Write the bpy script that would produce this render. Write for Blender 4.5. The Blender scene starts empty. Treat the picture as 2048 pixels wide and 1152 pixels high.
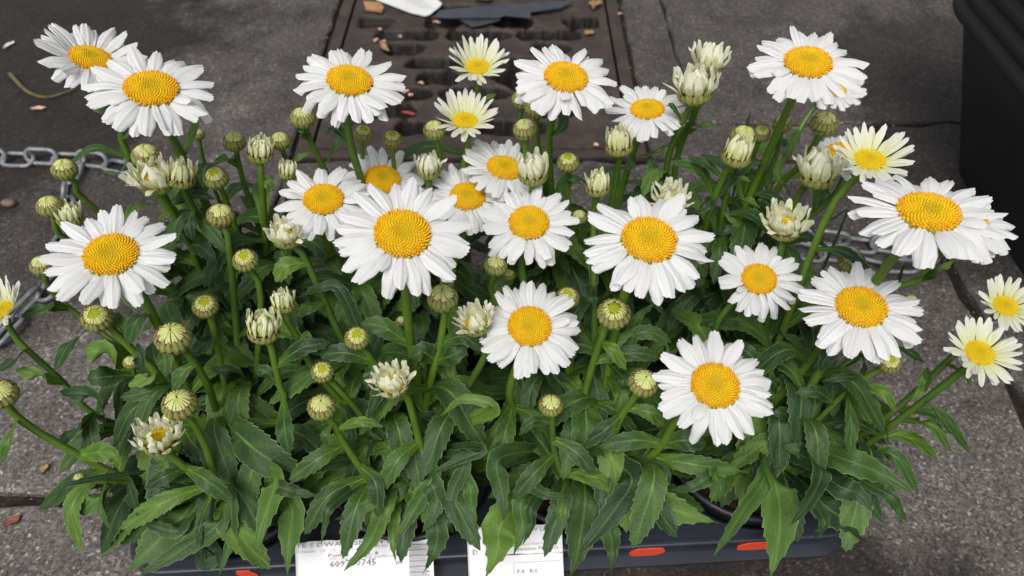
import bpy, bmesh, math, random
from mathutils import Vector, Matrix, noise
R = math.radians
random.seed(11)
scene = bpy.context.scene
COL = scene.collection

# ------------------------------------------------------------------ camera
H = 0.62; DEP = R(48); F = 1479.0            # height (m), depression, focal length in photo pixels (2048 wide)
CAM = Vector((0, 0, H))
FWD = Vector((0, math.cos(DEP), -math.sin(DEP))); UPV = Vector((0, math.sin(DEP), math.cos(DEP))); RT = Vector((1, 0, 0))
cd = bpy.data.cameras.new('camera'); cam = bpy.data.objects.new('camera', cd); COL.objects.link(cam)
cam.location = CAM; cam.rotation_euler = (R(90) - DEP, 0, 0)
cd.sensor_width = 36; cd.lens = 36 * F / 2048; cd.clip_start = 0.02; cd.clip_end = 200
cd.dof.use_dof = True; cd.dof.focus_distance = 0.49; cd.dof.aperture_fstop = 9
scene.camera = cam

# ------------------------------------------------------------------ sky, sun, exposure
SUN_EL, SUN_AZ = R(58), R(200)
w = bpy.data.worlds.new('World'); scene.world = w; w.use_nodes = True
nt = w.node_tree; bg = nt.nodes['Background']
sky = nt.nodes.new('ShaderNodeTexSky'); sky.sky_type = 'NISHITA'; sky.sun_disc = False
sky.sun_elevation = SUN_EL; sky.sun_rotation = SUN_AZ; sky.air_density = 1.0; sky.dust_density = 4.0; sky.ozone_density = 1.0
hs = nt.nodes.new('ShaderNodeHueSaturation'); hs.inputs['Saturation'].default_value = 0.22
nt.links.new(sky.outputs[0], hs.inputs['Color']); nt.links.new(hs.outputs[0], bg.inputs['Color'])
bg.inputs['Strength'].default_value = 0.115
sd = bpy.data.lights.new('sun', 'SUN'); sun = bpy.data.objects.new('sun', sd); COL.objects.link(sun)
sd.energy = 1.5; sd.angle = R(24); sd.color = (1.0, 0.97, 0.93)
sdir = Vector((math.sin(SUN_AZ) * math.cos(SUN_EL), math.cos(SUN_AZ) * math.cos(SUN_EL), math.sin(SUN_EL)))
sun.rotation_euler = sdir.to_track_quat('Z', 'Y').to_euler()
vs = scene.view_settings; vs.view_transform = 'Standard'; vs.look = 'None'; vs.gamma = 1; vs.use_curve_mapping = False
vs.exposure = 0.30

# ------------------------------------------------------------------ helpers
def ray(x, y): return (FWD + RT * ((x - 1024) / F) - UPV * ((y - 576) / F))
def P(x, y, d): return CAM + ray(x, y) * d                  # a photo pixel at a given distance along the view axis
def G(x, y, z=0.0):                                        # a photo pixel on a horizontal level
    r = ray(x, y); return CAM + r * ((z - H) / r.z)
def proj(p):
    q = p - CAM; d = q.dot(FWD); return 1024 + F * q.dot(RT) / d, 576 - F * q.dot(UPV) / d, d
def lerp(a, b, t): return a + (b - a) * t
def clamp(a, lo=0., hi=1.): return max(lo, min(hi, a))
def smooth(t): t = clamp(t); return t * t * (3 - 2 * t)

def mesh(name, verts, faces, mat=None, uvs=None, cols=None, shade=True):
    me = bpy.data.meshes.new(name); me.from_pydata(verts, [], faces); 
    if mat: me.materials.append(mat)
    if uvs:
        ul = me.uv_layers.new(name='UVMap')
        li = [0] * len(me.loops); me.loops.foreach_get('vertex_index', li)
        flat = []
        for i in li: flat.extend(uvs[i])
        ul.data.foreach_set('uv', flat)
    if cols:
        ca = me.color_attributes.new('Col', 'FLOAT_COLOR', 'POINT')
        flat = []
        for c in cols: flat.extend((c[0], c[1], c[2], 1))
        ca.data.foreach_set('color', flat)
    if shade: me.polygons.foreach_set('use_smooth', [True] * len(me.polygons))
    me.update(); return me
def obj(name, me, parent=None, mat=None):
    o = bpy.data.objects.new(name, me); COL.objects.link(o)
    if parent: o.parent = parent
    return o
def tag(o, label=None, cat=None, group=None, kind=None):
    if label: o['label'] = label
    if cat: o['category'] = cat
    if group: o['group'] = group
    if kind: o['kind'] = kind
    return o
def empty(name, loc=(0, 0, 0), rz=0):
    o = bpy.data.objects.new(name, None); COL.objects.link(o); o.location = loc; o.rotation_euler = (0, 0, rz); o.empty_display_size = .02
    return o
def grid_faces(nr, nc, off=0, wrap=False):
    f = []
    for i in range(nr - 1):
        for j in range(nc if wrap else nc - 1):
            k = (j + 1) % nc
            f.append((off + i * nc + j, off + i * nc + k, off + (i + 1) * nc + k, off + (i + 1) * nc + j))
    return f
def cat_rom(pts, n):
    if len(pts) == 2: return [pts[0].lerp(pts[1], i / (n - 1)) for i in range(n)]
    q = [pts[0] * 2 - pts[1]] + list(pts) + [pts[-1] * 2 - pts[-2]]
    segs = len(pts) - 1
    ln = [max(1e-6, (pts[i + 1] - pts[i]).length) for i in range(segs)]; tot = sum(ln); out = []
    for k in range(n):
        s = tot * k / (n - 1); i = 0
        while i < segs - 1 and s > ln[i]: s -= ln[i]; i += 1
        t = clamp(s / ln[i]); a, b, c, d = q[i:i + 4]
        out.append(0.5 * ((2 * b) + (c - a) * t + (2 * a - 5 * b + 4 * c - d) * t * t + (3 * b - a - 3 * c + d) * t ** 3))
    return out
def frames(pts):
    n = len(pts); T = [(pts[min(i + 1, n - 1)] - pts[max(i - 1, 0)]).normalized() for i in range(n)]
    a = Vector((1, 0, 0)) if abs(T[0].x) < .8 else Vector((0, 1, 0)); N = [(a - T[0] * a.dot(T[0])).normalized()]
    for i in range(1, n):
        v = N[-1] - T[i] * N[-1].dot(T[i]); N.append(v.normalized())
    return T, N
def tube_geo(pts, rad, seg=8, flute=0.0, off=0, caps=True):
    T, N = frames(pts); v = []
    for i, p in enumerate(pts):
        B = T[i].cross(N[i]); r = rad(i / (len(pts) - 1)) if callable(rad) else rad
        for j in range(seg):
            a = 2 * math.pi * j / seg; rr = r * (1 + (flute if j % 2 else 0))
            v.append(p + N[i] * (math.cos(a) * rr) + B * (math.sin(a) * rr))
    f = grid_faces(len(pts), seg, off, True)
    if caps:
        f.append(tuple(off + j for j in range(seg))[::-1]); f.append(tuple(off + (len(pts) - 1) * seg + j for j in range(seg)))
    return v, f

# ------------------------------------------------------------------ materials
def mat(name, rough=.6, spec=.5, base=(.5, .5, .5)):
    m = bpy.data.materials.new(name); m.use_nodes = True; b = m.node_tree.nodes['Principled BSDF']
    b.inputs['Base Color'].default_value = (*base, 1); b.inputs['Roughness'].default_value = rough; b.inputs['Specular IOR Level'].default_value = spec
    return m, m.node_tree.nodes, m.node_tree.links, b
def N_(ns, t, **k):
    n = ns.new(t)
    for a, b in k.items(): setattr(n, a, b)
    return n
def ramp(ns, stops):
    r = ns.new('ShaderNodeValToRGB'); e = r.color_ramp.elements
    while len(e) < len(stops): e.new(.5)
    for i, (p, c) in enumerate(stops): e[i].position = p; e[i].color = (*c, 1)
    return r
def noise_n(ns, ls, scale, detail=4, rough=.55, vec=None, dim='3D'):
    n = ns.new('ShaderNodeTexNoise'); n.inputs['Scale'].default_value = scale; n.inputs['Detail'].default_value = detail; n.inputs['Roughness'].default_value = rough
    if vec: ls.new(vec, n.inputs['Vector'])
    return n
def bump_n(ns, ls, h, b, strength=.3, dist=.001, prev=None):
    n = ns.new('ShaderNodeBump'); n.inputs['Strength'].default_value = strength; n.inputs['Distance'].default_value = dist
    ls.new(h, n.inputs['Height'])
    if prev: ls.new(prev, n.inputs['Normal'])
    if b: ls.new(n.outputs[0], b.inputs['Normal'])
    return n.outputs[0]
def math_n(ns, ls, op, a, b=None):
    n = ns.new('ShaderNodeMath'); n.operation = op
    for i, x in enumerate((a, b)):
        if x is None: continue
        if isinstance(x, (int, float)): n.inputs[i].default_value = x
        else: ls.new(x, n.inputs[i])
    return n.outputs[0]
def mixc(ns, ls, fac, a, b, mode='MIX'):
    n = ns.new('ShaderNodeMix'); n.data_type = 'RGBA'; n.blend_type = mode
    for s, x in ((n.inputs[0], fac), (n.inputs[6], a), (n.inputs[7], b)):
        if isinstance(x, (int, float)): s.default_value = x
        elif isinstance(x, tuple): s.default_value = (*x, 1)
        else: ls.new(x, s)
    return n.outputs[2]
def geo_pos(ns): return ns.new('ShaderNodeNewGeometry').outputs['Position']
def add_translucent(m, ns, ls, b, color, fac):
    t = ns.new('ShaderNodeBsdfTranslucent'); mx = ns.new('ShaderNodeMixShader'); mx.inputs[0].default_value = fac
    if isinstance(color, tuple): t.inputs[0].default_value = (*color, 1)
    else: ls.new(color, t.inputs[0])
    out = ns['Material Output']; ls.new(b.outputs[0], mx.inputs[1]); ls.new(t.outputs[0], mx.inputs[2]); ls.new(mx.outputs[0], out.inputs[0])

def petal_mat(name, stops, tr):
    m, ns, ls, b = mat(name, .55, .25)
    uv = N_(ns, 'ShaderNodeUVMap'); sp = ns.new('ShaderNodeSeparateXYZ'); ls.new(uv.outputs[0], sp.inputs[0])
    r = ramp(ns, stops); ls.new(sp.outputs['Y'], r.inputs[0])
    oi = ns.new('ShaderNodeObjectInfo')
    v = math_n(ns, ls, 'MULTIPLY_ADD', oi.outputs['Random'], .07); ns[-1].inputs[2].default_value = .93
    c = mixc(ns, ls, 1.0, r.outputs[0], v, 'MULTIPLY')
    ls.new(c, b.inputs['Base Color'])
    wv = math_n(ns, ls, 'SINE', math_n(ns, ls, 'MULTIPLY', sp.outputs['X'], 75.0))
    bump_n(ns, ls, wv, b, .35, .0004)
    add_translucent(m, ns, ls, b, c, tr)
    return m
M_PET = petal_mat('petal_white', [(0, (.80, .82, .55)), (.10, (.80, .81, .76)), (.3, (.80, .80, .79)), (1, (.80, .80, .80))], .22)
M_YNG = petal_mat('petal_cream', [(0, (.72, .76, .26)), (.25, (.80, .81, .50)), (.65, (.82, .82, .68)), (1, (.82, .82, .77))], .25)
M_BUD = petal_mat('petal_greenish', [(0, (.68, .74, .26)), (.3, (.83, .86, .42)), (.7, (.88, .90, .56)), (1, (.89, .90, .66))], .32)

M_CRM = petal_mat('petal_pale_yellow', [(0, (.76, .80, .32)), (.3, (.86, .87, .52)), (.7, (.89, .89, .66)), (1, (.90, .90, .76))], .34)
def attr_mat(name, rough, spec, bumps=None, tr=None, vary=0.0):
    m, ns, ls, b = mat(name, rough, spec)
    a = ns.new('ShaderNodeAttribute'); a.attribute_name = 'Col'; c = a.outputs['Color']
    if vary:
        n = noise_n(ns, ls, vary, 3); tc = ns.new('ShaderNodeTexCoord'); ls.new(tc.outputs['Object'], n.inputs['Vector'])
        rr = ramp(ns, [(.3, (.72, .72, .72)), (.7, (1.15, 1.15, 1.15))]); ls.new(n.outputs[0], rr.inputs[0]); c = mixc(ns, ls, 1.0, c, rr.outputs[0], 'MULTIPLY')
    ls.new(c, b.inputs['Base Color'])
    if tr: add_translucent(m, ns, ls, b, c, tr)
    return m
M_DISC = attr_mat('disc_florets', .6, .2)
M_BRACT = attr_mat('bracts', .5, .4, vary=6.0)
M_FOLD = attr_mat('folded_petals', .5, .3, tr=.12)

def leaf_material():
    m, ns, ls, b = mat('leaf', .42, .36)
    uv = N_(ns, 'ShaderNodeUVMap'); sp = ns.new('ShaderNodeSeparateXYZ'); ls.new(uv.outputs[0], sp.inputs[0])
    d = math_n(ns, ls, 'ABSOLUTE', math_n(ns, ls, 'SUBTRACT', sp.outputs['X'], .5))         # 0 midrib .. .5 margin
    oi = ns.new('ShaderNodeObjectInfo')
    base = ramp(ns, [(0, (.020, .050, .017)), (.45, (.038, .086, .022)), (.75, (.060, .128, .025)), (1, (.104, .196, .028))]); ls.new(oi.outputs['Random'], base.inputs[0])
    # young tissue near the leaf base is brighter green
    yb = ramp(ns, [(0, (1, 1, 1)), (.45, (0, 0, 0))]); ls.new(sp.outputs['Y'], yb.inputs[0])
    yf = math_n(ns, ls, 'MULTIPLY', yb.outputs[0], .68)
    c = mixc(ns, ls, yf, base.outputs[0], (.105, .215, .02))
    tc = ns.new('ShaderNodeTexCoord'); n = noise_n(ns, ls, 55, 4, .6, tc.outputs['Object'])
    nr = ramp(ns, [(.28, (.70, .72, .75)), (.72, (1.25, 1.2, 1.1))]); ls.new(n.outputs[0], nr.inputs[0])
    c = mixc(ns, ls, 1.0, c, nr.outputs[0], 'MULTIPLY')
    mr = ramp(ns, [(.012, (1, 1, 1)), (.05, (0, 0, 0))]); ls.new(d, mr.inputs[0])
    fade = ramp(ns, [(0, (.85, .85, .85)), (.95, (.1, .1, .1))]); ls.new(sp.outputs['Y'], fade.inputs[0])
    c = mixc(ns, ls, math_n(ns, ls, 'MULTIPLY', mr.outputs[0], fade.outputs[0]), c, (.20, .34, .075))
    eg = ramp(ns, [(.472, (0, 0, 0)), (.5, (.75, .75, .75))]); ls.new(d, eg.inputs[0])
    c = mixc(ns, ls, eg.outputs[0], c, (.25, .36, .15))
    ls.new(c, b.inputs['Base Color'])
    # side veins slanting forward, fine wrinkles
    cb = ns.new('ShaderNodeCombineXYZ'); ls.new(math_n(ns, ls, 'SUBTRACT', math_n(ns, ls, 'MULTIPLY', sp.outputs['Y'], 52.0), math_n(ns, ls, 'MULTIPLY', d, 34.0)), cb.inputs[0])
    wv = math_n(ns, ls, 'SINE', cb.outputs[0])
    h = math_n(ns, ls, 'ADD', math_n(ns, ls, 'MULTIPLY', wv, .25), noise_n(ns, ls, 420, 3, .6, tc.outputs['Object']).outputs[0])
    vr = ramp(ns, [(.0, (.86, .88, .9)), (.75, (1, 1, 1)), (1, (1.35, 1.28, 1.15))]); ls.new(math_n(ns, ls, 'MULTIPLY_ADD', wv, .5), vr.inputs[0]); ns[-1].inputs[2].default_value = .5
    c = mixc(ns, ls, .75, c, mixc(ns, ls, 1.0, c, vr.outputs[0], 'MULTIPLY')); ls.new(c, b.inputs['Base Color'])
    bump_n(ns, ls, h, b, .6, .0014)
    rr = ramp(ns, [(.3, (.40,) * 3), (.7, (.62,) * 3)]); ls.new(n.outputs[0], rr.inputs[0]); ls.new(rr.outputs[0], b.inputs['Roughness'])
    add_translucent(m, ns, ls, b, mixc(ns, ls, 1.0, c, (1.6, 1.5, .6), 'MULTIPLY'), .16)
    return m
M_LEAF = leaf_material()
def stem_material():
    m, ns, ls, b = mat('stem', .45, .45)
    oi = ns.new('ShaderNodeObjectInfo'); r = ramp(ns, [(0, (.055, .118, .013)), (1, (.105, .185, .020))]); ls.new(oi.outputs['Random'], r.inputs[0])
    n = noise_n(ns, ls, 30, 4, .6, geo_pos(ns)); rr = ramp(ns, [(.3, (.7, .75, .7)), (.7, (1.2, 1.15, 1.1))]); ls.new(n.outputs[0], rr.inputs[0])
    ls.new(mixc(ns, ls, 1.0, r.outputs[0], rr.outputs[0], 'MULTIPLY'), b.inputs['Base Color'])
    return m
M_STEM = stem_material()

def slab_material():
    m, ns, ls, b = mat('paving', .85, .35)
    p = geo_pos(ns); oi = ns.new('ShaderNodeObjectInfo')
    big = noise_n(ns, ls, 2.6, 5, .62, p); mid = noise_n(ns, ls, 14, 6, .65, p); fine = noise_n(ns, ls, 380, 4, .65, p)
    vo = ns.new('ShaderNodeTexVoronoi'); vo.inputs['Scale'].default_value = 430
    wn = noise_n(ns, ls, 330, 2, .5, p); wa = ns.new('ShaderNodeVectorMath'); wa.operation = 'MULTIPLY_ADD'; ls.new(wn.outputs['Color'], wa.inputs[0]); wa.inputs[1].default_value = (.004, .004, .004); ls.new(p, wa.inputs[2]); ls.new(wa.outputs[0], vo.inputs['Vector'])
    stone = ramp(ns, [(0, (.066, .058, .054)), (.35, (.122, .108, .100)), (.7, (.162, .144, .134)), (.93, (.215, .192, .180)), (1, (.40, .37, .34))])
    sv = ns.new('ShaderNodeSeparateColor'); ls.new(vo.outputs['Color'], sv.inputs[0]); ls.new(sv.outputs[0], stone.inputs[0])
    f2 = ramp(ns, [(.3, (.6, .6, .6)), (.7, (1.3, 1.3, 1.3))]); ls.new(fine.outputs[0], f2.inputs[0])
    c = mixc(ns, ls, 1.0, stone.outputs[0], f2.outputs[0], 'MULTIPLY')
    md = ramp(ns, [(.28, (.58, .56, .54)), (.52, (.95, .95, .95)), (.7, (1.18, 1.17, 1.15))]); ls.new(mid.outputs[0], md.inputs[0]); c = mixc(ns, ls, 1.0, c, md.outputs[0], 'MULTIPLY')
    # darker, slightly smoother patches at set positions, outlines broken up by noise
    dark_patch = None
    for (x, y, rx, ry, k) in DARK_PATCHES:
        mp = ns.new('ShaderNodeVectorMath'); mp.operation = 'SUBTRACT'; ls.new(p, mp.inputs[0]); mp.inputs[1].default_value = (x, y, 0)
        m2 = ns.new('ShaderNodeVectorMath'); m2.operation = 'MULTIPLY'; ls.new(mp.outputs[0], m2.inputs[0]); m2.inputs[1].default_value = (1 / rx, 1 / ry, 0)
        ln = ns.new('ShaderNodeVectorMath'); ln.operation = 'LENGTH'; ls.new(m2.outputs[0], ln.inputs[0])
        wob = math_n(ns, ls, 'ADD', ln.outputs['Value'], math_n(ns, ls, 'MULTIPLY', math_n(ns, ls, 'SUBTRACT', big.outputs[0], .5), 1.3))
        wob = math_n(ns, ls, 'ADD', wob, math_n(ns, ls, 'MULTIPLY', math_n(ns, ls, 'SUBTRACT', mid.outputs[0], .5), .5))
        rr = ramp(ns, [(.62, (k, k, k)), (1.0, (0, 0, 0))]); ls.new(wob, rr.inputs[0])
        dark_patch = rr.outputs[0] if dark_patch is None else math_n(ns, ls, 'MAXIMUM', dark_patch, rr.outputs[0])
    c = mixc(ns, ls, dark_patch, c, mixc(ns, ls, 1.0, c, (.14, .12, .10), 'MULTIPLY'))
    ls.new(c, b.inputs['Base Color'])
    ro = math_n(ns, ls, 'MULTIPLY_ADD', dark_patch, -.12); ns[-1].inputs[2].default_value = .85; ls.new(ro, b.inputs['Roughness'])
    h = math_n(ns, ls, 'ADD', math_n(ns, ls, 'MULTIPLY', sv.outputs[0], .6), fine.outputs[0])
    bump_n(ns, ls, h, b, .55, .0016)
    return m
DARK_PATCHES = [(-.90, 1.05, .66, .64, .97), (-.70, .72, .46, .30, .70), (.66, .95, .30, .42, .84), (.50, .70, .22, .16, .6), (.10, .215, .36, .11, .93), (0, 1.30, 1.6, .78, .50)]  # darkened areas of the paving: centre, radii, strength
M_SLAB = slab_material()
def dirt_material():
    m, ns, ls, b = mat('joint_dirt', .95, .2); p = geo_pos(ns); n = noise_n(ns, ls, 160, 5, .7, p)
    r = ramp(ns, [(.3, (.010, .008, .007)), (.6, (.030, .024, .019)), (.75, (.11, .09, .07))]); ls.new(n.outputs[0], r.inputs[0]); ls.new(r.outputs[0], b.inputs['Base Color'])
    bump_n(ns, ls, n.outputs[0], b, .8, .004); return m
M_DIRT = dirt_material()
def iron_material():
    m, ns, ls, b = mat('cast_iron', .72, .4); p = geo_pos(ns); n = noise_n(ns, ls, 22, 6, .65, p); n2 = noise_n(ns, ls, 300, 3, .6, p)
    r = ramp(ns, [(.25, (.024, .018, .016)), (.45, (.040, .029, .025)), (.62, (.064, .046, .038)), (.78, (.12, .085, .066))]); ls.new(n.outputs[0], r.inputs[0])
    f2 = ramp(ns, [(.3, (.65, .65, .65)), (.7, (1.25, 1.25, 1.25))]); ls.new(n2.outputs[0], f2.inputs[0])
    ci = mixc(ns, ls, 1.0, r.outputs[0], f2.outputs[0], 'MULTIPLY')
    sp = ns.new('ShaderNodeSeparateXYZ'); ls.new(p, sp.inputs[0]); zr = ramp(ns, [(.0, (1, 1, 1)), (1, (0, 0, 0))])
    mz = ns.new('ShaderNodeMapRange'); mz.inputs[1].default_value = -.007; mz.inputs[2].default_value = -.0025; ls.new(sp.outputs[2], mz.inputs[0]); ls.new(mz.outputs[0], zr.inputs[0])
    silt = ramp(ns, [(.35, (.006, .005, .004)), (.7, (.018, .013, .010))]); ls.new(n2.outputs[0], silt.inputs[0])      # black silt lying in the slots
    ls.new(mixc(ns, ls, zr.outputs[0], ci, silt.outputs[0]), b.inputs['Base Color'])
    bump_n(ns, ls, math_n(ns, ls, 'ADD', n.outputs[0], math_n(ns, ls, 'MULTIPLY', n2.outputs[0], .5)), b, .5, .002); return m
M_IRON = iron_material()
def simple(name, base, rough=.6, spec=.4, nscale=60, amt=.25, metal=0, bump=.15, dist=.0006):
    m, ns, ls, b = mat(name, rough, spec, base); p = geo_pos(ns); n = noise_n(ns, ls, nscale, 5, .6, p)
    r = ramp(ns, [(.25, tuple(c * (1 - amt) for c in base)), (.75, tuple(min(1, c * (1 + amt)) for c in base))]); ls.new(n.outputs[0], r.inputs[0]); ls.new(r.outputs[0], b.inputs['Base Color'])
    b.inputs['Metallic'].default_value = metal
    if bump: bump_n(ns, ls, n.outputs[0], b, bump, dist)
    return m
M_TRAY = simple('tray_plastic', (.022, .026, .036), .38, .5, 14, .25)
M_POT = simple('pot_plastic', (.016, .018, .021), .42, .5, 20, .3)
M_SOIL = simple('potting_soil', (.045, .026, .015), .95, .15, 240, .9, bump=1, dist=.004)
M_BARK = simple('bark_chip', (.10, .055, .030), .9, .2, 130, .5, bump=.6)
M_ZINC = simple('galvanised_steel', (.25, .26, .27), .55, .5, 120, .5, metal=.55)
M_TUB = simple('black_plastic', (.012, .014, .016), .5, .45, 9, .4, bump=.25, dist=.003)
M_PAPER = simple('paper', (.78, .77, .78), .7, .25, 12, .05, bump=.3, dist=.001)
M_INK = simple('ink', (.24, .235, .24), .8, .1, 500, .3, bump=0)
M_INKP = simple('ink_pale', (.50, .49, .50), .8, .1, 500, .2, bump=0)
M_RED = simple('red_sticker', (.95, .095, .040), .55, .3, 200, .08, bump=.2)
M_REDD = simple('red_sticker_print', (.55, .03, .02), .6, .2, 200, .1, bump=0)
M_CARD = simple('cardboard', (.36, .20, .09), .85, .2, 60, .3)
M_TAG = simple('white_plastic_tag', (.68, .68, .66), .45, .4, 20, .08)
M_TAGP = simple('tag_print', (.46, .46, .47), .6, .2, 20, .1, bump=0)
M_SCRAP = simple('grey_plastic_scrap', (.040, .045, .056), .35, .5, 30, .35)
M_DRY = simple('dry_leaf', (.30, .19, .095), .8, .2, 120, .45)
M_PINK = simple('pink_petal', (.52, .33, .26), .7, .2, 120, .35)
M_REDBIT = simple('red_scrap', (.26, .04, .045), .6, .3, 100, .3)
M_RUST = simple('rusty_leaf', (.20, .075, .05), .8, .2, 120, .4)
M_TWIG = simple('twig_bark', (.13, .11, .05), .8, .2, 120, .5)
M_PEB = simple('pebble_stone', (.16, .11, .085), .6, .3, 90, .4)
M_BUTT = simple('white_scrap', (.62, .62, .60), .7, .2, 80, .2)

# ------------------------------------------------------------------ ground, pavement, drain
gm = mesh('ground', [(-40, -40, -.12), (40, -40, -.12), (40, 40, -.12), (-40, 40, -.12)], [(0, 1, 2, 3)], M_DIRT, shade=False)
tag(obj('ground', gm), kind='structure')
pave = obj('pavement', bpy.data.meshes.new('pavement'))
tag(pave, kind='structure')
# leave the drain shaft open in the bedding sheet
DX0, DX1, DY0, DY1 = -.292, .181, .792, 1.275
bm = bmesh.new()
xs = [-38, DX0 + .01, DX1 - .01, 38]; ys = [-38, DY0 + .01, DY1 - .01, 38]
vv = [[bm.verts.new((x, y, -.010)) for x in xs] for y in ys]
for i in range(3):
    for j in range(3):
        if i == 1 and j == 1: continue
        bm.faces.new((vv[i][j], vv[i][j + 1], vv[i + 1][j + 1], vv[i + 1][j]))
bm.to_mesh(pave.data); bm.free(); pave.data.materials.clear(); pave.data.materials.append(M_DIRT)

def slab(x0, x1, y0, y1, amp=.0028, step=.03, seed=0, z=0.0):
    pts = []
    def side(a, b):
        n = max(2, int((b - a).length / step))
        for i in range(n): pts.append(a.lerp(b, i / n))
    c = [Vector((x0, y0, 0)), Vector((x1, y0, 0)), Vector((x1, y1, 0)), Vector((x0, y1, 0))]
    for i in range(4): side(c[i], c[(i + 1) % 4])
    ctr = (c[0] + c[2]) / 2; ring = []
    for p in pts:
        q = p + Vector((noise.noise(p * 22 + Vector((seed, 0, 0))), noise.noise(p * 22 + Vector((0, seed, 5))), 0)) * amp * 2
        ring.append(q)
    n = len(ring); v = []
    def inset(p, d):
        dx = d if p.x < ctr.x else -d; dy = d if p.y < ctr.y else -d
        ex = min(abs(p.x - x0), abs(p.x - x1)); ey = min(abs(p.y - y0), abs(p.y - y1))
        return Vector((p.x + (dx if ex < ey + .004 else 0), p.y + (dy if ey < ex + .004 else 0), 0))
    for p in ring: v.append((p.x, p.y, -.014))
    for p in ring: v.append((p.x, p.y, z - .003))
    for p in ring: q = inset(p, .0025); v.append((q.x, q.y, z))
    f = []
    for k in range(2):
        for i in range(n): j = (i + 1) % n; f.append((k * n + i, k * n + j, (k + 1) * n + j, (k + 1) * n + i))
    f.append(tuple(2 * n + i for i in range(n)))
    return mesh('paving_slab', v, f, M_SLAB, shade=False)
g = .006
SL = [(-.95, -.30, .311, 1.36), (-.95, -.06, -.30, .296), (-.295, -.06, .311, .785), (-.05, .500, -.30, .785), (.190, .500, .795, .868),
      (.190, .258, .874, 1.36), (.2605, .90, .874, 1.36), (.516, 1.12, -.30, .868), (.91, 1.52, .874, 1.36)]
for x in range(8):
    for y in range(5):
        a = -2.6 + x * .62; SL.append((a, a + .61, 1.372 + y * .5, 1.372 + y * .5 + .49))
for y in range(4): SL.append((-1.57, -.96, -.30 + y * .415, -.30 + y * .415 + .405))
SL += [(1.13, 1.74, -.3, .868)]
for i, (a, b, c, d) in enumerate(SL):
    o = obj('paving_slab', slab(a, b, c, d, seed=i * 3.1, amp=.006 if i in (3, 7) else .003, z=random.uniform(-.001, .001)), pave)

drain = empty('drain_cover', ((DX0 + DX1) / 2, (DY0 + DY1) / 2, 0))
tag(drain, 'rusty brown cast iron drain grate with rounded slots set in the paving', 'drain grate')
DW, DH = (DX1 - DX0), (DY1 - DY0)
def frame_geo(w0, h0, w1, h1, z0, z1):
    v = []
    for (ww, hh, z) in ((w0, h0, z0), (w0, h0, z1), (w1, h1, z1), (w1, h1, z0)):
        for sx, sy in ((-1, -1), (1, -1), (1, 1), (-1, 1)): v.append((sx * ww / 2, sy * hh / 2, z))
    f = []
    for k in range(3):
        for i in range(4): j = (i + 1) % 4; f.append((k * 4 + i, k * 4 + j, k * 4 + 4 + j, k * 4 + 4 + i))
    return v, f
v, f = frame_geo(DW, DH, DW - .036, DH - .036, -.09, .001); obj('frame', mesh('frame', v, f, M_IRON, shade=False), drain)
GW, GH = DW - .044, DH - .044
def grate_h(x, y):
    def box(px, py, cx, cy, hx, hy, r):
        dx = max(abs(px - cx) - hx + r, 0); dy = max(abs(py - cy) - hy + r, 0)
        return math.hypot(dx, dy) - r + min(max(abs(px - cx) - hx, abs(py - cy) - hy), 0) * 0.0
    d = 1.0; pit = .084
    yy = (y + GH / 2 - .03); row = round((yy - .02) / pit); cy = row * pit + .02 - GH / 2 + .03
    if 0 <= row <= 4:
        off = .0 if row % 2 else .058
        for k in range(-3, 4):
            cx = k * .116 + off
            if abs(cx) < GW / 2 - .05: d = min(d, box(x, y, cx, cy, .051, .0150, .0140))
    row = round((yy - .062) / pit); cy = row * pit + .062 - GH / 2 + .03
    if 0 <= row <= 3:
        off = .058 if row % 2 else .0
        for k in range(-3, 4):
            cx = k * .116 + off
            if abs(cx) < GW / 2 - .03:
                if k == 0 and row in (1, 2): d = min(d, (abs(x - cx) * .8 + abs(y - cy)) - .030)
                else: d = min(d, box(x, y, cx, cy, .031, .0175, .016))
    if abs(x) > GW / 2 - .014 or abs(y) > GH / 2 - .014: d = max(d, .01)
    p = Vector((x, y, 0)); e = d + noise.noise(p * 55) * .0055 + noise.noise(p * 140) * .002 
    t = smooth((e + .002) / .005)
    fill = smooth(noise.noise(p * 11 + Vector((3, 1, 7))) * 1.6 + .25)         # silt and debris in the slots
    low = lerp(-.052, -.014, fill) + noise.noise(p * 120) * .003
    top = -.001 + noise.noise(p * 60) * .0008
    return lerp(low, top, t)
nx, ny = 170, 174; v = []; uvq = []
for j in range(ny + 1):
    for i in range(nx + 1):
        x = (i / nx - .5) * GW; y = (j / ny - .5) * GH; v.append((x, y, grate_h(x, y)))
obj('grate', mesh('grate', v, grid_faces(ny + 1, nx + 1), M_IRON), drain)
vb = [(-DW / 2 + .002, -DH / 2 + .002, -.06), (DW / 2 - .002, -DH / 2 + .002, -.06), (DW / 2 - .002, DH / 2 - .002, -.06), (-DW / 2 + .002, DH / 2 - .002, -.06)]
obj('silt', mesh('silt', vb, [(0, 1, 2, 3)], M_DIRT, shade=False), drain)

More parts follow.
